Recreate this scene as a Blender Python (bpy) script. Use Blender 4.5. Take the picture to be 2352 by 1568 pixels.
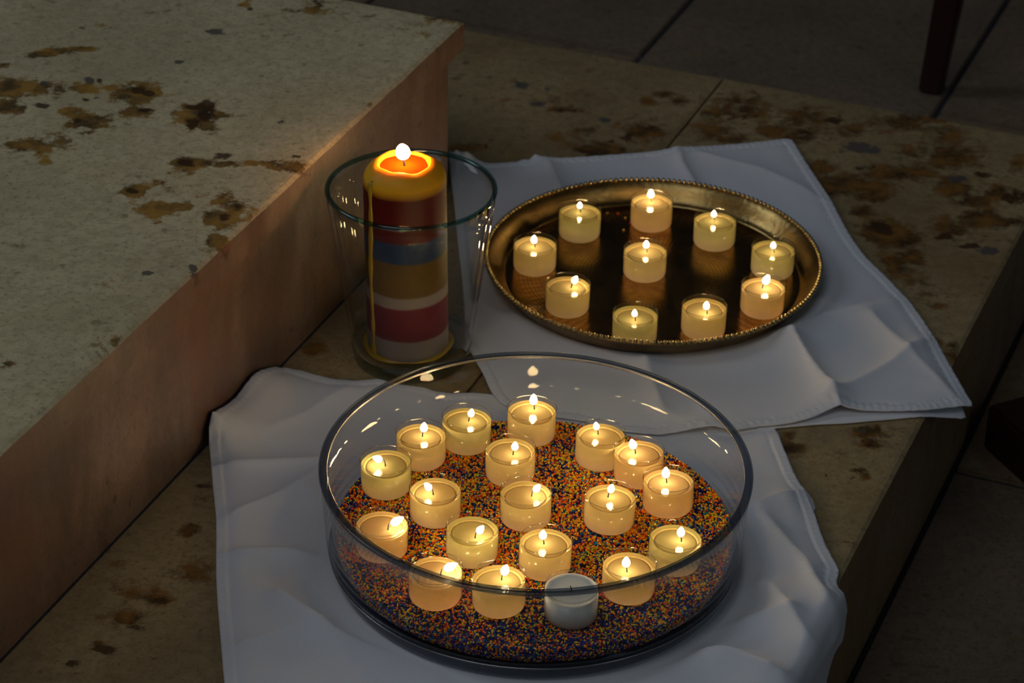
import bpy, bmesh, math, random, json
import numpy as np
from mathutils import Vector, Matrix
from mathutils.geometry import delaunay_2d_cdt

sc = bpy.context.scene
for o in list(bpy.data.objects):
    bpy.data.objects.remove(o)
COL = sc.collection
PI = math.pi

# ------------------------------------------------------------------ camera, world, light, exposure
PITCH, ROLL, CAM_H = math.radians(30.991), math.radians(1.1828), 1.12
cam_data = bpy.data.cameras.new('camera')
cam_data.sensor_fit = 'HORIZONTAL'
cam_data.sensor_width = 23.6
cam_data.lens = 5967.7 / 2352 * 23.6
cam_data.clip_start = 0.05
cam_data.dof.use_dof = True
cam_data.dof.focus_distance = 1.84
cam_data.dof.aperture_fstop = 9.0
cam = bpy.data.objects.new('camera', cam_data)
COL.objects.link(cam)
fw = Vector((0, math.cos(PITCH), -math.sin(PITCH)))
rt = Vector((1, 0, 0))
up = rt.cross(fw)
r2 = rt * math.cos(ROLL) + up * math.sin(ROLL)
u2 = up * math.cos(ROLL) - rt * math.sin(ROLL)
cam.matrix_world = Matrix(((r2.x, u2.x, -fw.x, 0), (r2.y, u2.y, -fw.y, 0), (r2.z, u2.z, -fw.z, CAM_H), (0, 0, 0, 1)))
sc.camera = cam

w = bpy.data.worlds.new('dim_church'); sc.world = w; w.use_nodes = True
bg = w.node_tree.nodes['Background']
bg.inputs[0].default_value = (0.75, 0.85, 1.0, 1); bg.inputs[1].default_value = 0.012

def area_light(name, loc, target, sx, sy, power, col):
    l = bpy.data.lights.new(name, 'AREA'); l.shape = 'RECTANGLE'; l.size = sx; l.size_y = sy
    l.energy = power; l.color = col
    o = bpy.data.objects.new(name, l); COL.objects.link(o); o.location = loc
    o.rotation_euler = (Vector(target) - Vector(loc)).to_track_quat('-Z', 'Y').to_euler()
    return o
area_light('high_window_light', (-0.85, 0.25, 2.8), (0.05, 1.5, 0), 1.7, 1.4, 10.5, (0.86, 0.93, 1.0))
area_light('left_window_light', (-3.6, 2.6, 2.8), (0.1, 1.8, 0), 1.0, 1.6, 19.0, (0.80, 0.90, 1.0))
area_light('right_window_light', (2.6, -0.9, 2.3), (0.1, 1.7, 0), 0.7, 1.6, 5.0, (0.66, 0.85, 1.0))

sc.view_settings.view_transform = 'Standard'
sc.view_settings.look = 'None'
sc.view_settings.exposure = 0.0
sc.view_settings.gamma = 1.0
sc.view_settings.use_curve_mapping = False
sc.cycles.max_bounces = 16
sc.cycles.transparent_max_bounces = 32
sc.cycles.transmission_bounces = 12
sc.cycles.sample_clamp_indirect = 6.0

DATA = json.loads(r'''{"cam":{"right":[0.9998,0.0106,0.0177],"up":[-0.0206,0.5148,0.8571],"fwd":[0.0,0.8572481921185248,-0.5149034250318412]},"cups":[["a",0.0184,1.9809,0.0065,-0.0001,0.0017,1.0,0],["b",0.0583,2.043,0.0065,0.0005,0.0058,0.8,0],["c",0.123,2.0652,0.0065,-0.0001,0.0063,1.1,0],["d",0.1781,2.0326,0.0065,-0.0003,0.005,0.85,0],["e",0.2259,1.9825,0.0065,0.0004,-0.0004,0.85,0],["f",0.1141,1.974,0.0065,0.0016,0.0041,0.95,0],["g",0.0464,1.9108,0.0065,0.0031,0.0027,1.0,25],["h",0.2123,1.9157,0.0065,-0.0005,0.0031,1.25,22],["i",0.1021,1.8635,0.0065,0.0,-0.0033,0.85,0],["j",0.1602,1.8784,0.0065,0.0022,-0.0042,1.0,0],["A",-0.0337,1.6651,0.0275,0.0014,0.0019,0.95,10],["B",0.0161,1.6783,0.0275,0.0019,0.0078,1.25,0],["C",-0.0669,1.6415,0.0275,0.001,0.0028,1.1,5],["D",-0.0913,1.6039,0.0275,-0.0004,0.0004,1.05,-70],["E",0.0006,1.6235,0.0275,0.002,-0.001,1.0,5],["F",-0.0537,1.5683,0.0275,-0.0015,-0.001,1.0,-40],["G",0.068,1.6468,0.0275,-0.0017,0.0056,0.9,-12],["H",0.0971,1.6242,0.0275,-0.0026,0.0029,1.15,-15],["I",0.1176,1.5862,0.0275,-0.0012,0.0027,1.25,0],["J",0.0734,1.5642,0.0275,-0.0014,0.0044,1.0,12],["K",0.0128,1.5665,0.0275,0.0044,0.0012,1.0,40],["L",0.1189,1.5146,0.0275,0.0041,0.0003,1.1,0],["M",0.0852,1.4796,0.0275,-0.0016,-0.0034,1.15,0],["N",0.0266,1.5063,0.0275,-0.0012,0.0019,1.05,0],["O",-0.0905,1.5239,0.0275,0.0044,-0.0022,1.5,60],["P",-0.0256,1.5197,0.0275,0.0021,-0.0057,1.05,35],["Q",-0.0501,1.4695,0.0275,0.0037,-0.0004,1.5,65],["R",-0.0053,1.4612,0.0275,0.002,0.0028,1.2,18],["S",0.0447,1.4516,0.0275,0.0,0.0,0,0]],"spill":[[0.0842,2.0849],[0.0937,2.0845],[0.1002,2.0764],[0.0981,2.0533],[0.1047,2.0667]],"back":[[-0.0631,2.2036,0.003],[-0.0563,2.1947,0.01],[-0.0463,2.1906,0.01],[-0.0389,2.192,0.003],[-0.0297,2.1816,0.003],[-0.01,2.1825,0.003],[0.0056,2.1859,0.003],[0.0124,2.1806,0.01],[0.0177,2.1854,0.01],[0.0261,2.1914,0.003],[0.0434,2.1949,0.003],[0.0806,2.202,0.003],[0.1179,2.2092,0.003],[0.1511,2.213,0.006],[0.1936,2.2292,0.003],[0.2317,2.2383,0.003],[0.26,2.2471,0.003],[0.2649,2.2454,0.003],[0.2686,2.2298,0.003],[0.2789,2.1803,0.003],[0.2899,2.124,0.003],[0.3013,2.0575,0.003],[0.3108,2.0177,0.003],[0.3273,1.9754,0.003],[0.3399,1.9381,0.003],[0.3489,1.9053,0.003],[0.3554,1.8697,0.003],[0.364,1.8237,0.0016],[0.37,1.7994,-0.0021],[0.3736,1.7805,-0.0047],[0.3537,1.7718,-0.0009],[0.3311,1.7629,0.003],[0.3029,1.7605,0.003],[0.2639,1.7584,0.003],[0.2553,1.7561,0.003],[0.2352,1.745,0.003],[0.2173,1.7386,0.003],[0.1963,1.7346,0.003],[0.1761,1.7242,0.006],[0.1613,1.7299,0.006],[0.1473,1.7269,0.006],[0.1336,1.7246,0.003],[0.1162,1.7202,0.003],[0.0923,1.7237,0.003],[0.0735,1.7306,0.003],[0.0546,1.7394,0.003],[0.0366,1.7426,0.003],[0.02,1.7439,0.003],[0.0043,1.7504,0.003],[-0.0081,1.7636,0.003],[-0.0161,1.7797,0.003],[-0.0221,1.8029,0.003],[-0.0306,1.8298,0.003],[-0.0377,1.8539,0.003],[-0.04,1.8895,0.003],[-0.0441,1.9561,0.003],[-0.0498,2.0263,0.003],[-0.0562,2.1087,0.003],[-0.061,2.1606,0.003]],"under":[[0.1487,1.7488,0.0018],[0.1766,1.7288,0.0018],[0.21,1.7364,0.0018],[0.2279,1.7402,0.0018],[0.2455,1.7435,0.0018],[0.2687,1.7463,0.0018],[0.2879,1.7502,0.0018],[0.3057,1.7535,0.0018],[0.3236,1.7574,0.0018],[0.3327,1.7601,0.0011],[0.3459,1.7648,-0.0024],[0.3592,1.7694,-0.0059],[0.368,1.7732,-0.0081],[0.3656,1.7909,-0.0052],[0.3592,1.8132,-0.0005],[0.334,1.8428,0.0018],[0.2602,1.8261,0.0018]],"under2":[[0.2136,1.6894,0.0012],[0.2235,1.6548,0.0012],[0.228,1.649,0.0012],[0.2315,1.6391,0.0012],[0.2326,1.6258,0.0012],[0.2279,1.6204,0.0012],[0.2176,1.6154,0.0012],[0.2064,1.6412,0.0012]],"front":[[1.4908,-0.851,0.0276],[1.4991,-0.851,0.0244],[1.5133,-0.851,0.0206],[1.5291,-0.851,0.0179],[1.5426,-0.851,0.0204],[1.56,-0.851,0.0224],[1.5763,-0.851,0.0177],[1.5957,-0.851,0.0084],[1.6036,-0.8436,0.005],[1.6069,-0.8322,0.004],[1.6057,-0.8151,0.004],[1.6074,-0.8006,0.003],[1.6109,-0.7839,0.004],[1.6166,-0.7772,0.005],[1.6215,-0.7721,0.006],[1.6217,-0.7609,0.005],[1.6233,-0.7531,0.004],[1.6246,-0.7436,0.004],[1.6278,-0.7339,0.003],[1.6268,-0.7207,0.002],[1.6304,-0.708,0.0015],[1.644,-0.6809,0.0015],[1.6451,-0.6608,0.0015],[1.6461,-0.6347,0.0015],[1.6494,-0.5798,0.0015],[1.6749,-0.5152,0.0015],[1.6916,-0.4732,0.0015],[1.6894,-0.4547,0.0015],[1.6588,-0.4376,0.003],[1.622,-0.4156,0.003],[1.5999,-0.4001,0.003],[1.5824,-0.3896,0.003],[1.5575,-0.376,0.003],[1.5337,-0.3615,0.003],[1.5199,-0.3521,0.002],[1.499,-0.3464,0.002],[1.5049,-0.3188,0.002],[1.5037,-0.2997,0.002],[1.4794,-0.303,0.002],[1.4689,-0.2894,0.002],[1.4692,-0.2601,0.002],[1.302,-0.3558,0.003],[1.2356,-0.4847,0.003],[1.1973,-0.5934,0.003],[1.1779,-0.6706,0.003],[1.2259,-0.701,0.003],[1.2542,-0.7181,0.003],[1.2755,-0.7308,0.003],[1.3018,-0.7466,0.003],[1.3292,-0.7623,0.003],[1.3601,-0.7788,0.003],[1.392,-0.7959,0.003],[1.4117,-0.8078,0.003],[1.4368,-0.8232,0.003],[1.46,-0.8371,0.005],[1.4758,-0.8468,0.009],[1.4815,-0.8495,0.017]],"crease_back":[[[[0.0269,2.1896],[0.0318,2.1648],[0.0409,2.1216]],0.012,0.0035],[[[0.1522,2.2171],[0.1559,2.1793],[0.1644,2.1443],[0.1668,2.11]],0.01,0.003],[[[0.2327,1.8647],[0.2422,1.8269],[0.2532,1.7902],[0.2643,1.7591]],0.014,0.0055],[[[0.3376,1.9343],[0.2672,1.902],[0.2085,1.8567]],0.02,0.002],[[[0.3704,1.7683],[0.3328,1.8339],[0.3043,1.9035]],0.025,0.003],[[[0.1063,1.8422],[0.1123,1.8048],[0.1209,1.7523]],0.012,0.0025],[[[0.0011,1.8984],[0.0631,1.8509],[0.1092,1.8182]],0.018,0.003],[[[0.1685,1.8551],[0.2137,1.8782],[0.2549,1.9309]],0.018,0.004],[[[0.2549,1.7704],[0.3139,1.8263],[0.3481,1.8694]],0.02,0.003],[[[0.1716,2.207],[0.2313,2.1737],[0.2871,2.1153]],0.02,0.0018]],"crease_front":[[[[-0.229,1.6545],[-0.2038,1.6566],[-0.1742,1.6613],[-0.1458,1.6636]],0.01,0.0035],[[[-0.2125,1.5418],[-0.1799,1.5435],[-0.1485,1.5489],[-0.1262,1.5486]],0.01,0.003],[[[0.1743,1.6084],[0.2019,1.6267],[0.2283,1.6417]],0.012,0.003],[[[-0.2101,1.5889],[-0.1738,1.6188],[-0.1464,1.6492]],0.02,0.003],[[[-0.1628,1.4932],[-0.1227,1.4539],[-0.079,1.4356],[-0.0481,1.4172]],0.02,0.004],[[[-0.1885,1.7087],[-0.1632,1.735],[-0.1313,1.7752]],0.03,0.002],[[[0.1575,1.5467],[0.1871,1.5157],[0.2102,1.4552]],0.02,0.004],[[[0.1437,1.4679],[0.1721,1.479],[0.2035,1.4852]],0.02,0.003],[[[0.1903,1.6033],[0.2151,1.5487],[0.2293,1.4963]],0.022,0.004],[[[0.1021,1.4222],[0.139,1.438],[0.1798,1.4152]],0.02,0.003],[[[0.1302,1.4426],[0.1627,1.429],[0.1885,1.4116]],0.015,0.003],[[[-0.1906,1.4319],[-0.1414,1.4583],[-0.1234,1.4639]],0.02,0.002]],"stain_top":[[1.8005,-1.204,0.0032,0.007,-0.0056,0.0035,0.6,0],[1.7524,-1.1545,0.0044,0.0095,-0.0046,0.0028,0.8,0],[1.7665,-1.1412,0.0047,0.0103,-0.0047,0.0028,0.8,0],[1.7775,-1.1282,0.0035,0.0075,-0.0039,0.0023,0.8,0],[1.7216,-1.1725,0.0031,0.0068,-0.0045,0.0028,0.8,0],[1.6969,-1.1079,0.0092,0.0199,-0.0131,0.0079,0.75,0],[1.7083,-1.0871,0.0046,0.01,-0.0088,0.0052,0.8,0],[1.6853,-1.1433,0.0052,0.0113,-0.0109,0.0068,0.9,0],[1.6522,-1.1248,0.006,0.0131,-0.0092,0.0057,0.9,0],[1.6652,-1.1004,0.003,0.0066,-0.0043,0.0026,1,1],[1.7212,-1.0428,0.0064,0.014,-0.0118,0.0067,1,0],[1.7263,-1.044,0.0037,0.008,-0.0059,0.0034,1,1],[1.7234,-1.0298,0.0012,0.0027,-0.0037,0.0021,1,1],[1.6654,-1.0721,0.0033,0.0072,-0.0064,0.0038,0.8,0],[1.6565,-1.0502,0.006,0.013,-0.0105,0.0062,0.95,0],[1.6514,-1.0575,0.003,0.0065,-0.0056,0.0033,0.8,1],[1.5968,-1.0717,0.0096,0.021,-0.012,0.0074,0.85,0],[1.5852,-1.0727,0.0065,0.0143,-0.0053,0.0033,0.9,1],[1.6257,-1.0463,0.0066,0.0145,-0.0136,0.0081,0.65,0],[1.5813,-1.044,0.0026,0.0057,-0.0053,0.0032,0.5,0],[1.6887,-1.0234,0.0048,0.0105,-0.0043,0.0025,0.85,0],[1.6931,-1.0177,0.0024,0.0052,-0.0022,0.0012,0.9,1],[1.7008,-0.9694,0.0063,0.0137,-0.0186,0.0101,0.9,0],[1.6881,-0.9678,0.003,0.0065,-0.0085,0.0046,1,1],[1.723,-0.9744,0.0024,0.0053,-0.0117,0.0063,1,1],[1.717,-0.9815,0.0033,0.0072,-0.0037,0.002,1,1],[1.707,-0.9658,0.003,0.0066,-0.013,0.007,0.9,1],[1.7137,-0.951,0.006,0.0131,-0.0051,0.0027,0.8,0],[1.7175,-0.9408,0.0033,0.0072,-0.0025,0.0013,1,1],[1.7251,-0.9204,0.0042,0.0092,-0.0058,0.003,0.5,1],[1.722,-0.9035,0.0021,0.0046,-0.0043,0.0022,0.9,2],[1.6256,-0.9397,0.0041,0.0089,-0.0087,0.0048,1,0],[1.6253,-0.9403,0.0029,0.0063,-0.0054,0.0029,0.9,1],[1.6294,-0.9259,0.0043,0.0095,-0.0054,0.0029,0.8,0],[1.6453,-0.9187,0.0035,0.0076,-0.0061,0.0033,1,1],[1.6346,-0.909,0.0049,0.0108,-0.0061,0.0032,0.8,0],[1.6482,-0.8848,0.0087,0.019,-0.0048,0.0025,0.6,0],[1.65,-0.8623,0.0055,0.012,-0.0068,0.0034,0.75,0],[1.5631,-0.9539,0.0034,0.0074,-0.0077,0.0044,0.9,0],[1.5636,-0.9562,0.0017,0.0037,-0.0038,0.0022,0.8,1],[1.5481,-0.9203,0.0059,0.0129,-0.0075,0.0042,0.8,0],[1.5576,-0.9044,0.0031,0.0068,-0.005,0.0028,0.7,0],[1.5787,-0.8756,0.0051,0.0111,-0.014,0.0074,0.75,0],[1.5499,-0.8698,0.0047,0.0104,-0.0124,0.0066,0.9,0],[1.5544,-0.8684,0.0019,0.0043,-0.0062,0.0033,0.8,1],[1.5203,-0.8559,0.0044,0.0096,-0.0085,0.0045,0.85,0],[1.5776,-0.8693,0.002,0.0043,-0.0089,0.0047,0.6,1],[1.8584,-1.0387,0.0032,0.007,-0.0058,0.0031,1,2],[1.789,-1.0368,0.0019,0.0041,-0.0047,0.0026,1,2],[1.9149,-1.0343,0.0013,0.0028,-0.0034,0.0018,1,1],[1.9395,-0.9953,0.0116,0.025,-0.0121,0.0061,0.6,0],[1.9215,-1.0502,0.0041,0.0089,-0.0078,0.0041,0.6,0],[1.9539,-0.9805,0.01,0.0215,-0.0088,0.0043,0.6,1],[1.944,-0.9235,0.0099,0.0213,-0.0129,0.0061,0.55,0],[1.9704,-0.8711,0.0082,0.0178,-0.0087,0.0039,0.75,0],[1.94,-0.8916,0.0065,0.0141,-0.0077,0.0035,0.5,0],[1.9234,-0.8649,0.0057,0.0122,-0.0076,0.0034,0.5,0],[1.4539,-0.8787,0.002,0.0044,-0.0034,0.0019,1,2],[1.4757,-0.8529,0.0012,0.0027,-0.0041,0.0022,1,2],[1.4718,-0.8489,0.0016,0.0035,-0.0046,0.0025,0.7,1],[1.8502,-1.1421,0.0033,0.007,-0.0066,0.0038,0.3,0],[1.8161,-1.1502,0.0016,0.0035,-0.004,0.0024,0.8,0],[1.8333,-1.1376,0.0026,0.0056,-0.0065,0.0038,0.5,0],[1.3967,-0.9006,0.0044,0.0098,-0.0065,0.0039,0.35,0],[1.4174,-0.9091,0.0079,0.0174,-0.0111,0.0065,0.2,0],[1.456,-0.9925,0.0041,0.009,-0.007,0.0043,0.35,0],[1.4781,-1.0024,0.0019,0.0042,-0.0036,0.0022,0.5,1],[1.4529,-0.9421,0.0019,0.0041,-0.004,0.0024,0.6,1],[1.4458,-0.9334,0.0024,0.0053,-0.0046,0.0027,0.5,0],[1.4791,-0.9417,0.0054,0.012,-0.0059,0.0035,0.35,2],[1.3015,-0.9054,0.0037,0.0083,-0.007,0.0043,0.7,0],[1.2932,-0.8428,0.0032,0.0071,-0.0039,0.0023,0.4,0],[1.3474,-0.8537,0.0035,0.0078,-0.0103,0.006,0.45,0],[1.3615,-0.8513,0.0028,0.0062,-0.0104,0.006,0.4,0],[1.2812,-0.8666,0.0012,0.0027,-0.0029,0.0018,0.3,0],[1.2692,-0.8456,0.0027,0.0059,-0.0043,0.0026,0.6,0],[1.3893,-0.9401,0.0039,0.0086,-0.0065,0.004,0.25,0],[1.7248,-1.0884,0.0022,0.0047,-0.006,0.0035,0.9,2],[1.7049,-1.1212,0.0015,0.0033,-0.0044,0.0027,0.9,2],[1.729,-1.0811,0.0012,0.0027,-0.0052,0.0031,0.9,1],[1.6915,-1.073,0.0015,0.0033,-0.0029,0.0017,0.9,1],[1.6975,-1.066,0.0012,0.0026,-0.0022,0.0013,0.9,1],[1.8068,-1.0582,0.0063,0.0137,-0.0048,0.0026,0.25,2],[1.8037,-1.0586,0.0013,0.0027,-0.0032,0.0018,0.5,1],[1.8115,-0.9944,0.0047,0.0102,-0.0032,0.0017,0.25,0],[1.7494,-1.041,0.0037,0.0081,-0.006,0.0034,0.5,0],[1.8565,-1.1057,0.0041,0.0088,-0.0075,0.0042,0.15,0],[1.658,-1.0141,0.0044,0.0097,-0.0084,0.0048,0.2,0],[1.4706,-0.903,0.0034,0.0074,-0.007,0.004,0.3,2],[1.4661,-0.8967,0.0029,0.0065,-0.0035,0.002,0.3,0],[1.6067,-1.0594,0.0088,0.0192,-0.0094,0.0057,0.5,0],[1.7485,-0.955,0.0015,0.0033,-0.0037,0.002,0.2,2],[1.719,-1.0052,0.0014,0.003,-0.0037,0.002,0.5,2],[1.6786,-0.9404,0.0044,0.0097,-0.0084,0.0045,0.12,0],[1.5523,-0.839,0.0019,0.0042,-0.005,0.0026,0.25,0],[1.6869,-0.8651,0.0023,0.0051,-0.0035,0.0017,0.3,0],[1.6701,-0.8646,0.001,0.0022,-0.0021,0.001,0.8,1],[1.7822,-0.8515,0.0012,0.0027,-0.009,0.0043,0.6,0]],"stain_mid":[[2.1486,-0.7325,0.0079,0.0173,-0.0195,0.0071,0.9,0],[2.1611,-0.7281,0.0046,0.01,-0.0072,0.0026,0.8,1],[2.1256,-0.742,0.0053,0.0115,-0.0123,0.0046,0.8,1],[2.0934,-0.7522,0.0104,0.0228,-0.0129,0.0049,0.95,0],[2.0856,-0.7581,0.0061,0.0132,-0.0077,0.003,0.9,1],[2.1248,-0.7844,0.0063,0.0138,-0.0088,0.0034,0.65,0],[2.1599,-0.8233,0.0061,0.0133,-0.0082,0.0032,0.85,0],[2.1571,-0.8176,0.0043,0.0094,-0.0045,0.0018,0.9,1],[2.1934,-0.8788,0.0044,0.0095,-0.0075,0.0031,1,2],[2.1963,-0.8871,0.0055,0.0119,-0.0094,0.0039,0.7,1],[2.1952,-0.8532,0.0025,0.0055,-0.0112,0.0045,0.9,2],[2.1609,-0.8492,0.004,0.0086,-0.0064,0.0026,1,2],[2.1728,-0.847,0.0065,0.0141,-0.0092,0.0037,0.6,0],[2.1721,-0.8795,0.0109,0.0236,-0.022,0.0091,0.35,0],[2.1993,-0.8203,0.0091,0.0197,-0.0093,0.0036,0.45,0],[2.231,-0.7442,0.0044,0.0095,-0.0085,0.003,0.8,0],[2.2124,-0.7512,0.0036,0.0079,-0.0075,0.0027,0.8,0],[2.2242,-0.7234,0.004,0.0087,-0.0084,0.003,0.8,0],[2.1551,-0.7756,0.0025,0.0054,-0.0054,0.0021,0.9,2],[2.1133,-0.7531,0.0017,0.0038,-0.0035,0.0013,0.9,1],[2.144,-0.9239,0.0022,0.0047,-0.0045,0.002,0.8,1],[2.1801,-0.9468,0.004,0.0088,-0.0075,0.0033,0.4,0],[2.0422,-0.8751,0.0052,0.0113,-0.0067,0.0029,0.7,0],[2.0732,-0.852,0.007,0.0152,-0.0103,0.0043,0.3,0],[2.0985,-0.808,0.0038,0.0084,-0.0069,0.0028,0.6,0],[2.0594,-0.8598,0.0014,0.003,-0.0034,0.0014,0.6,1],[2.2623,-0.7928,0.0111,0.0241,-0.0097,0.0036,0.3,0],[2.2276,-0.8313,0.0055,0.012,-0.0076,0.003,0.15,0],[2.1277,-0.9051,0.0054,0.0117,-0.009,0.0039,0.2,0],[2.2115,-0.6826,0.0047,0.0102,-0.0092,0.0031,0.8,0],[2.2354,-0.6635,0.0099,0.0216,-0.0223,0.0074,0.8,0],[2.2131,-0.6607,0.0064,0.014,-0.0129,0.0043,0.8,1],[2.1768,-0.6709,0.0088,0.0193,-0.0197,0.0067,0.7,0],[2.1694,-0.6418,0.0088,0.0192,-0.0142,0.0047,0.7,0],[2.2016,-0.6168,0.0089,0.0193,-0.0181,0.0057,0.7,0],[2.2417,-0.5982,0.009,0.0195,-0.0204,0.0063,0.75,0],[2.2013,-0.5946,0.0106,0.0231,-0.0199,0.0061,0.7,0],[2.2487,-0.5714,0.0036,0.0078,-0.0084,0.0025,0.8,1],[2.2335,-0.5471,0.0053,0.0116,-0.0147,0.0043,0.6,0],[2.1997,-0.5309,0.0067,0.0145,-0.0125,0.0036,0.9,2],[2.2013,-0.5162,0.0021,0.0046,-0.0054,0.0015,1,2],[2.1399,-0.5627,0.0103,0.0226,-0.0173,0.0053,0.85,0],[2.1252,-0.52,0.0119,0.0261,-0.0204,0.0059,0.85,0],[2.1606,-0.5175,0.0052,0.0113,-0.0087,0.0025,0.8,1],[2.1065,-0.5399,0.0068,0.0149,-0.0168,0.005,0.9,0],[2.1099,-0.4905,0.0067,0.0148,-0.0101,0.0028,0.7,0],[2.0749,-0.4951,0.0037,0.0081,-0.0098,0.0028,0.8,0],[2.2717,-0.5096,0.0107,0.0234,-0.0187,0.0051,0.75,0],[2.292,-0.4887,0.009,0.0196,-0.0133,0.0035,0.7,0],[2.2615,-0.4633,0.0071,0.0155,-0.0185,0.0048,0.6,0],[2.1656,-0.4849,0.0155,0.0339,-0.0157,0.0043,0.65,0],[2.2143,-0.4767,0.0087,0.0191,-0.0197,0.0053,0.65,0],[2.2174,-0.4477,0.0105,0.0229,-0.0232,0.0059,0.75,0],[2.1591,-0.4244,0.0085,0.0187,-0.0206,0.0052,0.85,0],[2.1385,-0.4068,0.0067,0.0148,-0.0135,0.0034,0.8,0],[2.1765,-0.4288,0.0038,0.0083,-0.0087,0.0022,1,2],[2.1956,-0.4084,0.0048,0.0106,-0.0071,0.0017,0.8,1],[2.1675,-0.385,0.0068,0.0149,-0.0138,0.0033,0.8,0],[2.2272,-0.3824,0.0042,0.0091,-0.0179,0.0041,0.7,0],[2.1639,-0.3718,0.0051,0.0111,-0.012,0.0028,0.8,1],[2.0474,-0.4647,0.0082,0.0181,-0.0176,0.0049,0.9,0],[2.0403,-0.4506,0.0082,0.018,-0.0159,0.0043,0.85,0],[2.0538,-0.4706,0.0036,0.008,-0.0097,0.0027,0.9,1],[2.0097,-0.4302,0.0048,0.0107,-0.0124,0.0033,0.7,0],[1.9956,-0.4423,0.0042,0.0092,-0.0077,0.0021,0.85,0],[1.978,-0.4335,0.0048,0.0105,-0.0121,0.0033,0.7,0],[1.9655,-0.4144,0.0079,0.0175,-0.009,0.0024,0.5,0],[2.0802,-0.4126,0.0082,0.0182,-0.0194,0.005,0.7,0],[2.1066,-0.3949,0.0083,0.0183,-0.0165,0.0041,0.85,0],[2.1083,-0.3709,0.0083,0.0182,-0.0115,0.0027,0.8,0],[2.0583,-0.411,0.0029,0.0065,-0.008,0.0021,0.9,1],[2.0506,-0.3671,0.0058,0.0129,-0.0071,0.0017,1,2],[2.0513,-0.3852,0.0042,0.0093,-0.0032,0.0008,1,1],[2.0675,-0.3612,0.0065,0.0144,-0.016,0.0038,0.5,0],[1.9494,-0.3946,0.0094,0.0208,-0.0089,0.0023,0.5,0],[1.9362,-0.3873,0.0037,0.0083,-0.0058,0.0015,0.6,0],[1.8769,-0.3681,0.0021,0.0047,-0.007,0.0018,0.7,0],[1.878,-0.3571,0.0021,0.0047,-0.0056,0.0014,0.8,0],[1.862,-0.3549,0.0027,0.006,-0.0069,0.0018,0.8,0],[1.7165,-0.389,0.0038,0.0086,-0.008,0.0023,0.9,0],[1.7162,-0.3896,0.0014,0.0032,-0.0025,0.0007,1,2],[1.724,-0.38,0.0011,0.0025,-0.0062,0.0017,0.8,0],[1.7013,-0.3796,0.0028,0.0063,-0.0061,0.0017,0.85,0],[1.6984,-0.3799,0.0017,0.0038,-0.003,0.0009,0.8,1],[1.6876,-0.4411,0.0023,0.0051,-0.0055,0.0017,0.8,0],[1.6872,-0.4327,0.002,0.0044,-0.003,0.0009,0.8,1],[1.669,-0.4335,0.0034,0.0075,-0.0072,0.0022,0.9,0],[1.6671,-0.4347,0.002,0.0044,-0.0042,0.0013,0.9,1],[1.6685,-0.4119,0.0063,0.0141,-0.0071,0.0021,0.4,0],[1.661,-0.3763,0.0033,0.0074,-0.0029,0.0008,0.8,0],[1.6495,-0.3782,0.0012,0.0028,-0.0035,0.001,0.9,1],[1.656,-0.3696,0.0014,0.0031,-0.0047,0.0013,0.8,0],[1.6433,-0.398,0.0006,0.0012,-0.0023,0.0007,1,1],[1.6139,-0.3765,0.0019,0.0043,-0.0023,0.0007,0.4,0],[1.629,-0.4035,0.0055,0.0123,-0.0057,0.0017,0.25,0],[1.3302,-0.7832,0.0059,0.0132,-0.0103,0.0056,0.75,0],[1.3193,-0.788,0.0038,0.0086,-0.0046,0.0026,0.6,1],[1.3422,-0.7826,0.0031,0.0069,-0.0057,0.0031,0.6,0],[1.2965,-0.7967,0.0053,0.0119,-0.0073,0.0041,0.75,0],[1.2936,-0.7879,0.0028,0.0062,-0.0032,0.0018,0.7,1],[1.2668,-0.7975,0.0055,0.0124,-0.0062,0.0035,0.7,0],[1.2592,-0.7897,0.0032,0.0073,-0.0031,0.0017,0.8,1],[1.2283,-0.798,0.0024,0.0055,-0.0038,0.0022,1,1],[1.2323,-0.8038,0.0015,0.0033,-0.0026,0.0015,0.7,0],[1.3823,-0.8116,0.0029,0.0065,-0.0049,0.0027,0.8,0],[1.2338,-0.7615,0.0017,0.0039,-0.0043,0.0024,0.6,1],[1.2516,-0.7576,0.0049,0.0111,-0.0086,0.0048,0.3,0],[1.205,-0.8085,0.0022,0.0049,-0.0042,0.0025,0.7,1],[1.424,-0.8194,0.0027,0.006,-0.0062,0.0033,0.7,0],[1.4356,-0.8294,0.0035,0.0079,-0.0042,0.0022,0.6,1],[1.3721,-0.8097,0.0039,0.0088,-0.0059,0.0032,0.5,0],[1.3114,-0.8122,0.001,0.0023,-0.0019,0.001,0.8,1],[1.1909,-0.8225,0.0036,0.0082,-0.0041,0.0025,0.3,0],[1.3238,-0.8373,0.0051,0.0116,-0.0056,0.0032,0.25,0],[1.1911,-0.7985,0.0072,0.0163,-0.0082,0.0049,0.3,0],[1.3737,-0.7924,0.0026,0.0059,-0.0194,0.0104,0.3,0],[1.6718,-0.7301,0.0044,0.0098,-0.0187,0.0082,0.5,0],[1.6413,-0.8147,0.0044,0.0098,-0.0184,0.0089,0.5,0],[1.6511,-0.8435,0.0059,0.0132,-0.0125,0.0062,0.5,0]]}''')

# ------------------------------------------------------------------ frame of the steps: u runs along the risers, v to the right
TH = math.radians(68.04)
UX = (math.cos(TH), math.sin(TH)); VX = (math.sin(TH), -math.cos(TH))
def W(u, v, z=0.0):
    return (u * UX[0] + v * VX[0], u * UX[1] + v * VX[1], z)
def to_uv(x, y):
    return x * UX[0] + y * UX[1], x * VX[0] + y * VX[1]

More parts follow.
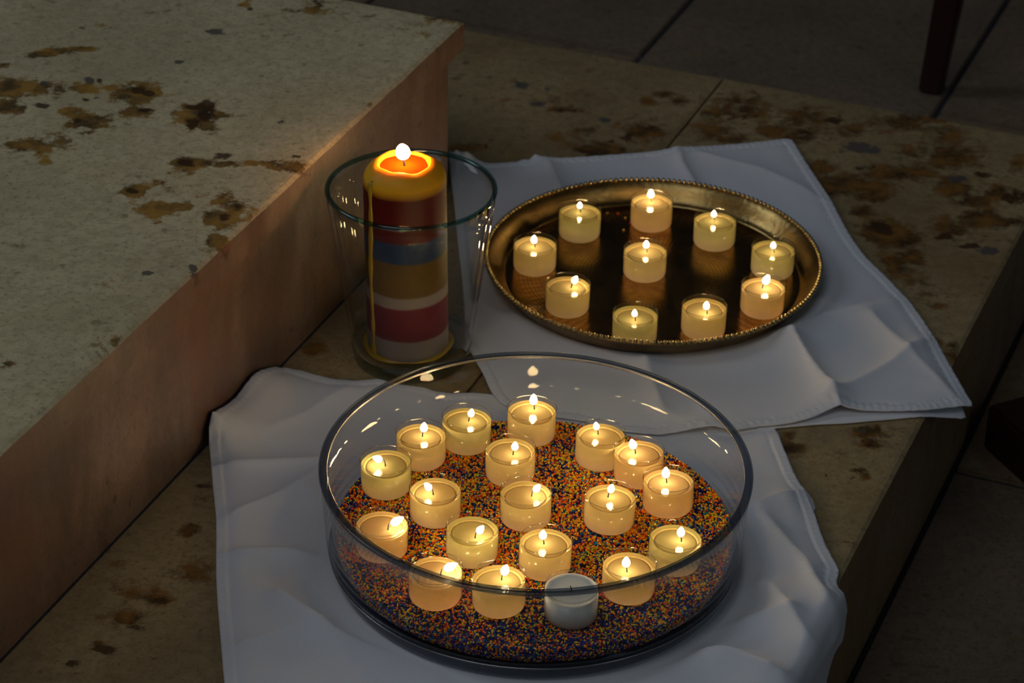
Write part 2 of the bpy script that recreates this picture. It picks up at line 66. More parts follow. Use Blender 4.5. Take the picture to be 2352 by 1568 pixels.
# ------------------------------------------------------------------ materials
def mat(name):
    m = bpy.data.materials.new(name); m.use_nodes = True
    nt = m.node_tree; nt.nodes.clear()
    out = nt.nodes.new('ShaderNodeOutputMaterial')
    return m, nt, out
def N(nt, kind, **kw):
    n = nt.nodes.new(kind)
    for k, v in kw.items():
        if k in ('inp',):
            for a, b in v.items(): n.inputs[a].default_value = b
        else: setattr(n, k, v)
    return n
def ramp(nt, src, pts, interp='LINEAR'):
    r = nt.nodes.new('ShaderNodeValToRGB'); r.color_ramp.interpolation = interp
    el = r.color_ramp.elements
    while len(el) < len(pts): el.new(0.5)
    for e, (p, c) in zip(el, pts):
        e.position = p; e.color = (c, c, c, 1) if not hasattr(c, '__len__') else (*c, 1)
    nt.links.new(src, r.inputs[0]); return r.outputs[0]
def mix(nt, fac, a, b):
    m = nt.nodes.new('ShaderNodeMix'); m.data_type = 'RGBA'
    for sock, v in ((m.inputs[0], fac), (m.inputs[6], a), (m.inputs[7], b)):
        if hasattr(v, 'links') or isinstance(v, bpy.types.NodeSocket): nt.links.new(v, sock)
        elif hasattr(v, '__len__'): sock.default_value = (*v, 1)
        else: sock.default_value = v
    return m.outputs[2]
def mth(nt, op, a, b=0.0, clamp=False):
    m = nt.nodes.new('ShaderNodeMath'); m.operation = op; m.use_clamp = clamp
    for i, v in enumerate((a, b)):
        if isinstance(v, bpy.types.NodeSocket): nt.links.new(v, m.inputs[i])
        else: m.inputs[i].default_value = v
    return m.outputs[0]
def noise(nt, vec, scale, detail=4, rough=0.55):
    n = nt.nodes.new('ShaderNodeTexNoise'); n.inputs['Scale'].default_value = scale
    n.inputs['Detail'].default_value = detail; n.inputs['Roughness'].default_value = rough
    nt.links.new(vec, n.inputs['Vector']); return n.outputs['Fac']
def principled(nt, out, **kw):
    p = nt.nodes.new('ShaderNodeBsdfPrincipled')
    for k, v in kw.items():
        s = p.inputs[k.replace('_', ' ')]
        if isinstance(v, bpy.types.NodeSocket): nt.links.new(v, s)
        elif hasattr(v, '__len__') and len(v) == 3 and s.type == 'RGBA': s.default_value = (*v, 1)
        else: s.default_value = v
    nt.links.new(p.outputs[0], out.inputs[0]); return p
def bump(nt, h, strength, dist):
    b = nt.nodes.new('ShaderNodeBump'); b.inputs['Strength'].default_value = strength
    b.inputs['Distance'].default_value = dist; nt.links.new(h, b.inputs['Height']); return b.outputs[0]

def stone(name, c1, c2, rust=(0.36, 0.18, 0.022), mott=0.0, rough=0.42, fine=1.0, mcol=None, soft=0.0, streak=0.0):
    m, nt, out = mat(name)
    tc = nt.nodes.new('ShaderNodeTexCoord').outputs['Object']
    n_big = noise(nt, tc, 7, 5); n_mid = noise(nt, tc, 34, 6, 0.65); n_fine = noise(nt, tc, 230, 5, 0.7); n_gr = noise(nt, tc, 90, 6, 0.7)
    col = mix(nt, ramp(nt, n_big, [(0.35, 0.0), (0.65, 1.0)]), c1, c2)
    col = mix(nt, ramp(nt, n_gr, [(0.42, 0.0), (0.62, 0.45 * fine)]), col, tuple(0.62 * c for c in c2))
    col = mix(nt, ramp(nt, n_fine, [(0.36, 0.55 * fine), (0.47, 0.0)]), col, tuple(0.33 * c for c in c1))
    n_p = noise(nt, tc, 4.3, 7, 0.68)
    if mott > 0:
        col = mix(nt, ramp(nt, n_p, [(0.52, 0.0), (0.70, mott)]), col, mcol or rust)
    n_w = noise(nt, tc, 13, 3, 0.6)
    ragged = mth(nt, 'ADD', mth(nt, 'MULTIPLY', n_w, 0.30), mth(nt, 'ADD', mth(nt, 'MULTIPLY', n_mid, 0.38), mth(nt, 'MULTIPLY', n_gr, 0.32)))
    def stain(attr, lo, hi, amp):
        a = nt.nodes.new('ShaderNodeAttribute'); a.attribute_name = attr
        v = mth(nt, 'ADD', a.outputs['Fac'], mth(nt, 'MULTIPLY', mth(nt, 'SUBTRACT', ragged, 0.5), amp))
        return ramp(nt, v, [(lo, 0.0), (hi, 1.0)])
    f0 = stain('rust', 0.40 - soft, 0.62 + soft, 4.2 - soft * 6)
    flecks = ramp(nt, noise(nt, tc, 62, 3, 0.5), [(0.66, 0.0), (0.72, 0.8)])
    col = mix(nt, flecks, col, tuple(0.45 * c + 0.1 * r_ for c, r_ in zip(c2, rust)))
    if streak > 0:
        mp_ = nt.nodes.new('ShaderNodeMapping'); mp_.inputs['Scale'].default_value = (1, 1, 0.3); nt.links.new(tc, mp_.inputs[0])
        col = mix(nt, ramp(nt, noise(nt, mp_.outputs[0], 22, 6, 0.65), [(0.42, 0.0), (0.66, streak)]), col, tuple(0.42 * c for c in c2))
        col = mix(nt, ramp(nt, noise(nt, mp_.outputs[0], 9, 5, 0.6), [(0.45, 0.0), (0.62, streak * 0.9)]), col, rust)
    rc = mix(nt, ramp(nt, n_mid, [(0.43, 0.0), (0.62, 1.0)]), tuple(0.22 * c for c in rust), tuple(1.2 * c for c in rust))
    col = mix(nt, mth(nt, 'MULTIPLY', f0, 0.92), col, rc)
    col = mix(nt, mth(nt, 'MULTIPLY', stain('dark', 0.46, 0.72, 4.4), 0.88), col, (0.050, 0.024, 0.009))
    col = mix(nt, mth(nt, 'MULTIPLY', stain('grey', 0.46, 0.66, 3.4), 0.85), col, (0.085, 0.078, 0.075))
    nb = bump(nt, n_fine, 0.12, 0.001)
    principled(nt, out, Base_Color=col, Roughness=rough, Normal=nb)
    return m
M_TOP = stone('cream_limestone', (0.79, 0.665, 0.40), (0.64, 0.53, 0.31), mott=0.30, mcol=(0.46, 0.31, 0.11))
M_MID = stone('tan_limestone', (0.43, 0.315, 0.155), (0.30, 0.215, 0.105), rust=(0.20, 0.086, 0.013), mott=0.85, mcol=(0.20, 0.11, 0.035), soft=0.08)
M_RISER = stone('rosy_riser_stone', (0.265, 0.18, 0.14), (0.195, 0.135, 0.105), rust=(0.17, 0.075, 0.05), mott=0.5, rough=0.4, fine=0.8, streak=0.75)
M_LOWRISER = stone('brown_riser_stone', (0.38, 0.24, 0.15), (0.28, 0.18, 0.115), mott=0.2, streak=0.4)
M_TILE = [stone('brown_floor_tile_%d' % i, a, b, mott=0.25, mcol=(0.07, 0.04, 0.02), rough=0.38) for i, (a, b) in enumerate((
    ((0.30, 0.20, 0.125), (0.21, 0.148, 0.098)), ((0.26, 0.18, 0.12), (0.20, 0.145, 0.10)), ((0.32, 0.21, 0.12), (0.22, 0.15, 0.095))))]
M_GROUT = stone('dark_joint_mortar', (0.045, 0.047, 0.062), (0.036, 0.038, 0.05), rough=0.85)

def m_cloth():
    m, nt, out = mat('white_linen')
    tc = nt.nodes.new('ShaderNodeTexCoord').outputs['Object']
    n1 = noise(nt, tc, 9, 4); wv = nt.nodes.new('ShaderNodeTexNoise'); wv.inputs['Scale'].default_value = 900; nt.links.new(tc, wv.inputs['Vector'])
    col = mix(nt, n1, (0.70, 0.71, 0.76), (0.77, 0.77, 0.80))
    p = principled(nt, out, Base_Color=col, Roughness=0.9, Normal=bump(nt, wv.outputs['Fac'], 0.15, 0.0004))
    p.inputs['Sheen Weight'].default_value = 0.15
    return m
M_CLOTH = m_cloth()

def m_thin_glass(name, tint, f0=0.05, rough=0.0):
    m, nt, out = mat(name)
    lw = nt.nodes.new('ShaderNodeLayerWeight'); lw.inputs[0].default_value = 0.5
    p5 = mth(nt, 'POWER', lw.outputs['Facing'], 5.0)
    f = mth(nt, 'ADD', mth(nt, 'MULTIPLY', p5, 1 - f0), f0, True)
    tr = nt.nodes.new('ShaderNodeBsdfTransparent'); tr.inputs[0].default_value = (*tint, 1)
    gl = nt.nodes.new('ShaderNodeBsdfGlossy'); gl.inputs['Roughness'].default_value = rough
    ms = nt.nodes.new('ShaderNodeMixShader')
    nt.links.new(f, ms.inputs[0]); nt.links.new(tr.outputs[0], ms.inputs[1]); nt.links.new(gl.outputs[0], ms.inputs[2])
    nt.links.new(ms.outputs[0], out.inputs[0]); return m
def m_glass(name, tint, rough=0.0, ior=1.5):
    m, nt, out = mat(name)
    g = nt.nodes.new('ShaderNodeBsdfGlass'); g.inputs['Color'].default_value = (*tint, 1)
    g.inputs['Roughness'].default_value = rough; g.inputs['IOR'].default_value = ior
    nt.links.new(g.outputs[0], out.inputs[0]); return m
M_WALL = m_thin_glass('clear_dish_wall', (0.965, 0.972, 0.975), 0.007, 0.012)
M_VWALL = m_thin_glass('clear_vase_wall', (0.945, 0.965, 0.96), 0.02, 0.01)
M_CUP = m_thin_glass('clear_plastic', (0.985, 0.98, 0.965), 0.05, 0.03)
M_RIMG = m_thin_glass('thick_grey_glass', (0.50, 0.55, 0.62), 0.12, 0.28)
M_VRIM = m_thin_glass('thick_green_glass', (0.46, 0.68, 0.68), 0.06, 0.06)
M_BASEG = m_thin_glass('thick_base_glass', (0.46, 0.51, 0.58), 0.09, 0.28)
M_GLINT = m_thin_glass('base_glint_glass', (0.7, 0.75, 0.8), 0.35, 0.25)
M_VBASE = m_thin_glass('thick_vase_base_glass', (0.80, 0.86, 0.86), 0.10, 0.15)

def m_wax(name, lo, mid, hi, sss, scale, rad=(1.0, 0.55, 0.22), z0=0.0, z1=0.0175, rough=0.12):
    m, nt, out = mat(name)
    tc = nt.nodes.new('ShaderNodeTexCoord').outputs['Object']
    sp = nt.nodes.new('ShaderNodeSeparateXYZ'); nt.links.new(tc, sp.inputs[0])
    mr = nt.nodes.new('ShaderNodeMapRange'); mr.inputs['From Min'].default_value = z0; mr.inputs['From Max'].default_value = z1
    nt.links.new(sp.outputs[2], mr.inputs[0])
    col = ramp(nt, mr.outputs[0], [(0.0, lo), (0.26, lo), (0.46, mid), (0.8, hi), (1.0, hi)])
    p = principled(nt, out, Base_Color=col, Roughness=rough)
    p.subsurface_method = 'RANDOM_WALK'
    p.inputs['Subsurface Weight'].default_value = sss
    p.inputs['Subsurface Radius'].default_value = rad
    p.inputs['Subsurface Scale'].default_value = scale
    p.inputs['IOR'].default_value = 1.45
    return m
def m_glow_wax(name, lo, mid, hi, dif, z1=0.0212, rough=0.04):
    # light enters through the top, bounces inside and leaves through the sides
    m, nt, out = mat(name)
    tc = nt.nodes.new('ShaderNodeTexCoord').outputs['Object']
    sp = nt.nodes.new('ShaderNodeSeparateXYZ'); nt.links.new(tc, sp.inputs[0])
    mr = nt.nodes.new('ShaderNodeMapRange'); mr.inputs['From Max'].default_value = z1
    nt.links.new(sp.outputs[2], mr.inputs[0])
    col = ramp(nt, mr.outputs[0], [(0.0, lo), (0.22, lo), (0.48, mid), (0.85, hi), (1.0, hi)])
    d = nt.nodes.new('ShaderNodeBsdfDiffuse'); nt.links.new(col, d.inputs[0])
    t = nt.nodes.new('ShaderNodeBsdfTranslucent'); nt.links.new(col, t.inputs[0])
    ms = nt.nodes.new('ShaderNodeMixShader'); ms.inputs[0].default_value = 1 - dif
    nt.links.new(d.outputs[0], ms.inputs[1]); nt.links.new(t.outputs[0], ms.inputs[2])
    lw = nt.nodes.new('ShaderNodeLayerWeight'); lw.inputs[0].default_value = 0.5
    f = mth(nt, 'ADD', mth(nt, 'MULTIPLY', mth(nt, 'POWER', lw.outputs['Facing'], 5.0), 0.6), 0.018, True)
    g = nt.nodes.new('ShaderNodeBsdfGlossy'); g.inputs['Roughness'].default_value = rough
    m2 = nt.nodes.new('ShaderNodeMixShader'); nt.links.new(f, m2.inputs[0])
    nt.links.new(ms.outputs[0], m2.inputs[1]); nt.links.new(g.outputs[0], m2.inputs[2])
    nt.links.new(m2.outputs[0], out.inputs[0]); return m
M_WAX = m_glow_wax('melted_tealight_wax', (0.95, 0.83, 0.74), (0.97, 0.86, 0.54), (0.97, 0.85, 0.42), 0.27, rough=0.15)
M_WAXTOP = m_glow_wax('liquid_wax_surface', (0.9, 0.75, 0.4), (0.9, 0.75, 0.4), (0.93, 0.82, 0.42), 0.12)
M_WAX_DIM = m_glow_wax('dim_glow_wax', (0.90, 0.80, 0.70), (0.91, 0.85, 0.53), (0.87, 0.83, 0.40), 0.30, rough=0.15)  # duller copy of the same wax: a weak flame's glow put into the colour
M_TOP_DIM = m_glow_wax('dim_glow_surface', (0.8, 0.75, 0.4), (0.8, 0.75, 0.4), (0.85, 0.81, 0.40), 0.12)
M_WAX_BRIGHT = m_glow_wax('bright_glow_wax', (1.0, 0.84, 0.70), (1.0, 0.84, 0.50), (1.0, 0.83, 0.42), 0.20, rough=0.15)  # brighter copy of the same wax: a strong flame's glow put into the colour
M_TOP_BRIGHT = m_glow_wax('bright_glow_surface', (1.0, 0.75, 0.4), (1.0, 0.75, 0.4), (1.0, 0.82, 0.44), 0.13)
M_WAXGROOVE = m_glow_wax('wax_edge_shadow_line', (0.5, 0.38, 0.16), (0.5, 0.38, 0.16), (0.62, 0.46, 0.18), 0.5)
M_CUPRIM = m_thin_glass('plastic_rim', (0.90, 0.88, 0.80), 0.12, 0.08)
M_WAXW = m_wax('solid_white_wax', (0.60, 0.62, 0.60), (0.62, 0.65, 0.64), (0.62, 0.66, 0.67), 0.6, 0.003, (1, 0.9, 0.8), rough=0.35)

def m_flame(strength, col, h):
    m, nt, out = mat('candle_flame')
    tc = nt.nodes.new('ShaderNodeTexCoord').outputs['Object']
    sp = nt.nodes.new('ShaderNodeSeparateXYZ'); nt.links.new(tc, sp.inputs[0])
    mr = nt.nodes.new('ShaderNodeMapRange'); mr.inputs['From Min'].default_value = 0; mr.inputs['From Max'].default_value = h
    nt.links.new(sp.outputs[2], mr.inputs[0])
    em = nt.nodes.new('ShaderNodeEmission'); em.inputs[1].default_value = strength
    nt.links.new(ramp(nt, mr.outputs[0], [(0.0, (0.10, 0.10, 0.25)), (0.22, (0.5, 0.22, 0.10)), (0.40, col), (1.0, col)]), em.inputs[0])
    tr = nt.nodes.new('ShaderNodeBsdfTransparent')
    ms = nt.nodes.new('ShaderNodeMixShader')
    nt.links.new(ramp(nt, mr.outputs[0], [(0.0, 0.0), (0.12, 0.02), (0.34, 1.0), (1.0, 1.0)]), ms.inputs[0])
    nt.links.new(tr.outputs[0], ms.inputs[1]); nt.links.new(em.outputs[0], ms.inputs[2])
    nt.links.new(ms.outputs[0], out.inputs[0]); return m
M_FLAME = m_flame(158.0, (1.0, 0.71, 0.32), 0.009)
M_PFLAME = m_flame(160.0, (1.0, 0.50, 0.18), 0.016)

def plain(name, col, rough=0.6, **kw):
    m, nt, out = mat(name); principled(nt, out, Base_Color=col, Roughness=rough, **kw); return m
M_WICK = plain('charred_wick', (0.012, 0.010, 0.012), 0.9)
M_WICKW = plain('waxed_wick', (0.5, 0.42, 0.30), 0.5)

def m_brass(name, col, rough, engraved=False):
    m, nt, out = mat(name)
    tc = nt.nodes.new('ShaderNodeTexCoord').outputs['Object']
    n1 = noise(nt, tc, 40, 5, 0.6)
    c = mix(nt, ramp(nt, n1, [(0.35, 0.0), (0.7, 1.0)]), col, tuple(0.55 * q for q in col))
    nrm = None
    if engraved:
        sp = nt.nodes.new('ShaderNodeSeparateXYZ'); nt.links.new(tc, sp.inputs[0])
        r = mth(nt, 'SQRT', mth(nt, 'ADD', mth(nt, 'MULTIPLY', sp.outputs[0], sp.outputs[0]), mth(nt, 'MULTIPLY', sp.outputs[1], sp.outputs[1])))
        a = mth(nt, 'ARCTAN2', sp.outputs[1], sp.outputs[0])
        s1 = mth(nt, 'SINE', mth(nt, 'ADD', mth(nt, 'MULTIPLY', a, 48), mth(nt, 'MULTIPLY', r, 900)))
        s2 = mth(nt, 'SINE', mth(nt, 'SUBTRACT', mth(nt, 'MULTIPLY', a, 48), mth(nt, 'MULTIPLY', r, 900)))
        band = ramp(nt, mth(nt, 'SINE', mth(nt, 'MULTIPLY', r, 130)), [(0.2, 0.0), (0.5, 1.0)])
        h = mth(nt, 'MULTIPLY', mth(nt, 'MULTIPLY', s1, s2), band)
        h = mth(nt, 'ADD', h, mth(nt, 'MULTIPLY', noise(nt, tc, 110, 3), 0.8))
        nrm = bump(nt, h, 0.12, 0.00025)
        c = mix(nt, mth(nt, 'MULTIPLY', ramp(nt, h, [(0.3, 1.0), (0.7, 0.0)]), 0.5), c, (0.10, 0.05, 0.02))
    else:
        nrm = bump(nt, noise(nt, tc, 210, 3), 0.45, 0.0008)
    principled(nt, out, Base_Color=c, Metallic=1.0, Roughness=rough, Normal=nrm)
    return m
M_BRASS = m_brass('worn_brass', (0.34, 0.225, 0.08), 0.30)
M_BRASSB = m_brass('engraved_brass', (0.48, 0.31, 0.12), 0.22, True)
M_BEAD = plain('polished_brass', (0.42, 0.33, 0.15), 0.2, Metallic=1.0)
M_WOOD = None
def m_wood():
    m, nt, out = mat('dark_red_wood')
    tc = nt.nodes.new('ShaderNodeTexCoord').outputs['Object']
    mp = nt.nodes.new('ShaderNodeMapping'); mp.inputs['Scale'].default_value = (60, 60, 6); nt.links.new(tc, mp.inputs[0])
    n1 = noise(nt, mp.outputs[0], 1.0, 5)
    principled(nt, out, Base_Color=mix(nt, n1, (0.045, 0.010, 0.007), (0.020, 0.006, 0.005)), Roughness=0.4)
    return m
M_WOOD = m_wood()

# ------------------------------------------------------------------ mesh helpers
def obj(name, verts, faces, material=None, parent=None, loc=(0, 0, 0), smooth=False):
    me = bpy.data.meshes.new(name); me.from_pydata([tuple(map(float, v)) for v in verts], [], faces); me.update()
    if smooth: me.polygons.foreach_set('use_smooth', [True] * len(me.polygons))
    if material: me.materials.append(material)
    o = bpy.data.objects.new(name, me); COL.objects.link(o); o.location = loc
    if parent: o.parent = parent
    return o
def empty(name, loc, label=None, cat=None, group=None, kind=None):
    o = bpy.data.objects.new(name, None); COL.objects.link(o); o.location = loc; o.empty_display_size = 0.02
    tag(o, label, cat, group, kind); return o
def tag(o, label=None, cat=None, group=None, kind=None):
    if label: o['label'] = label
    if cat: o['category'] = cat
    if group: o['group'] = group
    if kind: o['kind'] = kind
def lathe(profile, segs=64, closed=False):
    """profile: list of (r, z); closed joins last to first. r=0 ends become poles."""
    V = []; F = []; idx = []
    for r, z in profile:
        if r < 1e-7:
            idx.append([len(V)]); V.append((0, 0, z))
        else:
            idx.append(list(range(len(V), len(V) + segs)))
            for k in range(segs):
                a = 2 * PI * k / segs; V.append((r * math.cos(a), r * math.sin(a), z))
    n = len(profile); pairs = [(i, i + 1) for i in range(n - 1)] + ([(n - 1, 0)] if closed else [])
    for i, j in pairs:
        A, B = idx[i], idx[j]
        for k in range(segs):
            k2 = (k + 1) % segs
            if len(A) == 1 and len(B) == 1: continue
            if len(A) == 1: F.append((A[0], B[k2], B[k]))
            elif len(B) == 1: F.append((A[k], A[k2], B[0]))
            else: F.append((A[k], A[k2], B[k2], B[k]))
    return V, F
def lathe_obj(name, profile, material, parent=None, loc=(0, 0, 0), segs=64, closed=False, smooth=True, sharp=None):
    V, F = lathe(profile, segs, closed)
    o = obj(name, V, F, material, parent, loc, smooth)
    bm = bmesh.new(); bm.from_mesh(o.data); bmesh.ops.recalc_face_normals(bm, faces=bm.faces)
    if sharp:
        for e in bm.edges:
            if len(e.link_faces) == 2 and e.calc_face_angle(0) > sharp: e.smooth = False
    bm.to_mesh(o.data); bm.free()
    return o
def fillet(pts, rad, n=5):
    """round the inner corners of an open profile"""
    out = [pts[0]]
    for i in range(1, len(pts) - 1):
        p = Vector(pts[i]); a = Vector(pts[i - 1]) - p; b = Vector(pts[i + 1]) - p
        r = rad[i] if isinstance(rad, (list, tuple)) else rad
        r = min(r, a.length * 0.49, b.length * 0.49)
        if r < 1e-6: out.append(pts[i]); continue
        A = p + a.normalized() * r; B = p + b.normalized() * r
        for k in range(n + 1):
            t = k / n; q = A * (1 - t) ** 2 + p * 2 * t * (1 - t) + B * t * t; out.append((q.x, q.y))
    out.append(pts[-1]); return out
def prism_uv(name, u0, u1, v0, v1, z0, z1, material, parent, bevel=0.0015, warp=None):
    """box in step coordinates with bevelled edges"""
    bm = bmesh.new()
    vs = [bm.verts.new(W(u, v, z)) for z in (z0, z1) for u, v in ((u0, v0), (u1, v0), (u1, v1), (u0, v1))]
    for f in ((3, 2, 1, 0), (4, 5, 6, 7), (0, 1, 5, 4), (1, 2, 6, 5), (2, 3, 7, 6), (3, 0, 4, 7)):
        bm.faces.new([vs[i] for i in f])
    bmesh.ops.recalc_face_normals(bm, faces=bm.faces)
    if bevel: bmesh.ops.bevel(bm, geom=bm.edges[:], offset=bevel, segments=2, affect='EDGES', clamp_overlap=True)
    me = bpy.data.meshes.new(name); bm.to_mesh(me); bm.free()
    me.materials.append(material)
    o = bpy.data.objects.new(name, me); COL.objects.link(o); o.parent = parent
    return o
def box_mesh(bm, c, s, rot=None):
    vs = []
    for dz in (-1, 1):
        for dx, dy in ((-1, -1), (1, -1), (1, 1), (-1, 1)):
            p = Vector((dx * s[0] / 2, dy * s[1] / 2, dz * s[2] / 2))
            if rot: p = rot @ p
            vs.append(bm.verts.new(Vector(c) + p))
    for f in ((3, 2, 1, 0), (4, 5, 6, 7), (0, 1, 5, 4), (1, 2, 6, 5), (2, 3, 7, 6), (3, 0, 4, 7)):
        bm.faces.new([vs[i] for i in f])

# ------------------------------------------------------------------ stone slabs with stains
HU = 0.165; V_RIS = -0.855; V_EDGE = -0.8485; U_FAR = 1.9735; V_MID = -0.350; U_MID = 2.297; HL = 0.155
def slab_top(name, u0, u1, v0, v1, z, thick, material, parent, stains, step=0.003, edge=0.002, seed=1, side_mat=None):
    """slab: fine grid top with soft worn edges, skirt and underside, stain attributes on the grid"""
    nu = max(2, int((u1 - u0) / step)); nv = max(2, int((v1 - v0) / step))
    uu = np.linspace(u0, u1, nu); vv = np.linspace(v0, v1, nv)
    U_, V_ = np.meshgrid(uu, vv, indexing='ij')
    d = np.minimum(np.minimum(U_ - u0, u1 - U_), np.minimum(V_ - v0, v1 - V_))
    Z_ = z - edge * np.exp(-(d / 0.0022) ** 1.0)
    rng = np.random.RandomState(seed)
    # small chips in the edge: the outline wanders by under a millimetre
    wob = np.zeros_like(Z_)
    for k in range(7):
        f = 30 * 1.7 ** k; p = rng.rand(2) * 6
        wob += np.sin(U_ * f + p[0]) * np.sin(V_ * f * 0.9 + p[1]) / (1.5 ** k)
    Z_ = Z_ - np.clip(wob, 0, 2) * 0.0005 * np.exp(-d / 0.004)
    X = U_ * UX[0] + V_ * VX[0]; Y = U_ * UX[1] + V_ * VX[1]
    verts = np.stack([X.ravel(), Y.ravel(), Z_.ravel()], -1)
    i = np.arange(nu - 1)[:, None] * nv + np.arange(nv - 1)[None, :]
    quads = np.stack([i, i + 1, i + 1 + nv, i + nv], -1).reshape(-1, 4)
    ring = [a * nv for a in range(nu)] + [(nu - 1) * nv + b for b in range(1, nv)] + [a * nv + nv - 1 for a in range(nu - 2, -1, -1)] + [b for b in range(nv - 2, 0, -1)]
    low = verts[ring].copy(); low[:, 2] = z - thick
    n0 = len(verts); L = len(ring)
    skirt = [(ring[k], n0 + k, n0 + (k + 1) % L, ring[(k + 1) % L]) for k in range(L)]
    bottom = [tuple(range(n0 + L - 1, n0 - 1, -1))]
    faces = [tuple(int(q) for q in f[::-1]) for f in quads] + [tuple(int(q) for q in s) for s in skirt] + bottom
    allv = np.vstack([verts, low])
    o = obj(name, allv, faces, material, parent)
    bm = bmesh.new(); bm.from_mesh(o.data); bmesh.ops.recalc_face_normals(bm, faces=bm.faces); bm.to_mesh(o.data); bm.free()
    if side_mat:
        o.data.materials.append(side_mat)
        for p_ in o.data.polygons:
            if abs(p_.normal.z) < 0.5: p_.material_index = 1
    for k, nm in enumerate(('rust', 'dark', 'grey')):
        A = np.zeros(nu * nv)
        uf = U_.ravel(); vf = V_.ravel()
        for su, sv, au, av, bu, bv, s, kind in stains:
            if kind != k: continue
            det = au * bv - av * bu
            du = uf - su; dv = vf - sv
            p = (du * bv - dv * bu) / det; q = (-du * av + dv * au) / det
            r2_ = p * p + q * q
            A = np.maximum(A, s * np.exp(-r2_ * (0.42 if kind == 0 else 0.60))) + 0.12 * s * np.exp(-r2_) * (A > 0.2)
        full = np.zeros(len(allv)); full[:nu * nv] = np.clip(A, 0, 1)
        at = o.data.attributes.new(nm, 'FLOAT', 'POINT'); at.data.foreach_set('value', full.astype(np.float32))
    return o

upper = empty('stone_step', W(1.4, -1.2, 0), kind='structure', label='tall altar step of cream limestone with rust stains and a rosy riser', cat=None)
def keep(o, root):   # children keep world placement
    o.matrix_parent_inverse = root.matrix_basis.inverted(); return o
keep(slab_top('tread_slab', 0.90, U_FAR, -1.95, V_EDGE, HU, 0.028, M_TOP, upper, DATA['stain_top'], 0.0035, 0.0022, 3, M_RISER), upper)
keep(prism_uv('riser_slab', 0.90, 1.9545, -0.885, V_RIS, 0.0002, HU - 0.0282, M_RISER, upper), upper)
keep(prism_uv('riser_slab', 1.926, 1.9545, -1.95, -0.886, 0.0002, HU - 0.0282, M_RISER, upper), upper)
mortar = keep(prism_uv('mortar_joint', 0.90, 1.9545, V_RIS - 0.001, V_RIS + 0.0011, -0.002, 0.0007, M_GROUT, upper, 0.0004), upper)

middle = empty('stone_step', W(1.7, -0.6, -HL), kind='structure', label='low altar step of tan stained limestone under the cloths')
SM = DATA['stain_mid']
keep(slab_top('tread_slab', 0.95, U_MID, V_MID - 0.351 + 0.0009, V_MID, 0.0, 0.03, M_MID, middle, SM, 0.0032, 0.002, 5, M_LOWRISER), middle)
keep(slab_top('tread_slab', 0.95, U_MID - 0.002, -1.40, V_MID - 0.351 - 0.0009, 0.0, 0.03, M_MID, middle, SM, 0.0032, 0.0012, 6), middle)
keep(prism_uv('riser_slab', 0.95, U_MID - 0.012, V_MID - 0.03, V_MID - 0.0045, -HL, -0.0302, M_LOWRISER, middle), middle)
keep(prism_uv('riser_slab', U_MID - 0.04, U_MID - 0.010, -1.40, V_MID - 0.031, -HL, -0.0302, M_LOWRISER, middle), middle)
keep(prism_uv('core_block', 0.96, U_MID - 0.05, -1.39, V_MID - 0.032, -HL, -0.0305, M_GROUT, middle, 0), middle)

M_BLACK = plain('black_gap_mortar', (0.012, 0.010, 0.009), 0.9)
keep(prism_uv('mortar_joint', 0.95, U_MID - 0.012, V_MID - 0.0044, V_MID + 0.0002, -HL - 0.004, -HL + 0.0012, M_BLACK, middle, 0.0004), middle)
floor = empty('floor', W(2, 0, -HL - 0.03), kind='structure', label='brown stone tile floor with dark joints')
rnd = random.Random(4)
keep(prism_uv('mortar_bed', 0.3, 4.6, -2.0, 1.3, -HL - 0.03, -HL - 0.004, M_GROUT, floor, 0), floor)
for ci in range(-4, 6):
    v0 = -0.195 + (ci - 1) * 0.355
    if v0 > 1.0: continue
    off = 0.351 if ci % 2 else 0.0
    for k in range(-3, 5):
        u0 = 1.926 + off + (k - 1) * 0.702 + 0.702 * 0
        if u0 > 4.2 or u0 < 0.2: continue
        g = 0.0028
        if u0 + 0.702 < U_MID - 0.2 and v0 + 0.355 < V_MID - 0.1: continue
        t = keep(prism_uv('floor_tile', u0 + g, u0 + 0.702 - g, v0 + g, v0 + 0.355 - g, -HL - 0.025, -HL + rnd.uniform(-0.0006, 0.0003), rnd.choice(M_TILE), floor, 0.002), floor)

# ------------------------------------------------------------------ cloths
def catmull(P, n):
    P = np.array(P); out = []
    L = len(P)
    for i in range(L):
        p0, p1, p2, p3 = P[i - 1], P[i], P[(i + 1) % L], P[(i + 2) % L]
        d = np.linalg.norm(p2[:2] - p1[:2]); k = max(1, int(d / n))
        for j in range(k):
            t = j / k; lin = p1 * (1 - t) + p2 * t
            cr = 0.5 * ((2 * p1) + (-p0 + p2) * t + (2 * p0 - 5 * p1 + 4 * p2 - p3) * t * t + (-p0 + 3 * p1 - 3 * p2 + p3) * t ** 3)
            out.append(0.35 * lin + 0.65 * cr)
    return np.array(out)
def inside(poly, pts):
    x, y = pts[:, 0], pts[:, 1]; c = np.zeros(len(pts), bool); n = len(poly)
    for i in range(n):
        x1, y1 = poly[i][:2]; x2, y2 = poly[i - 1][:2]
        m = ((y1 > y) != (y2 > y))
        with np.errstate(divide='ignore', invalid='ignore'):
            xi = (x2 - x1) * (y - y1) / (y2 - y1 + 1e-12) + x1
        c ^= m & (x < xi)
    return c
def seg_dist(pts, line):
    best = np.full(len(pts), 9.0)
    for a, b in zip(line[:-1], line[1:]):
        a = np.array(a[:2]); b = np.array(b[:2]); d = b - a; t = np.clip(((pts - a) @ d) / (d @ d), 0, 1)
        best = np.minimum(best, np.linalg.norm(pts - (a + t[:, None] * d), axis=1))
    return best
def smooth01(x): x = np.clip(x, 0, 1); return x * x * (3 - 2 * x)
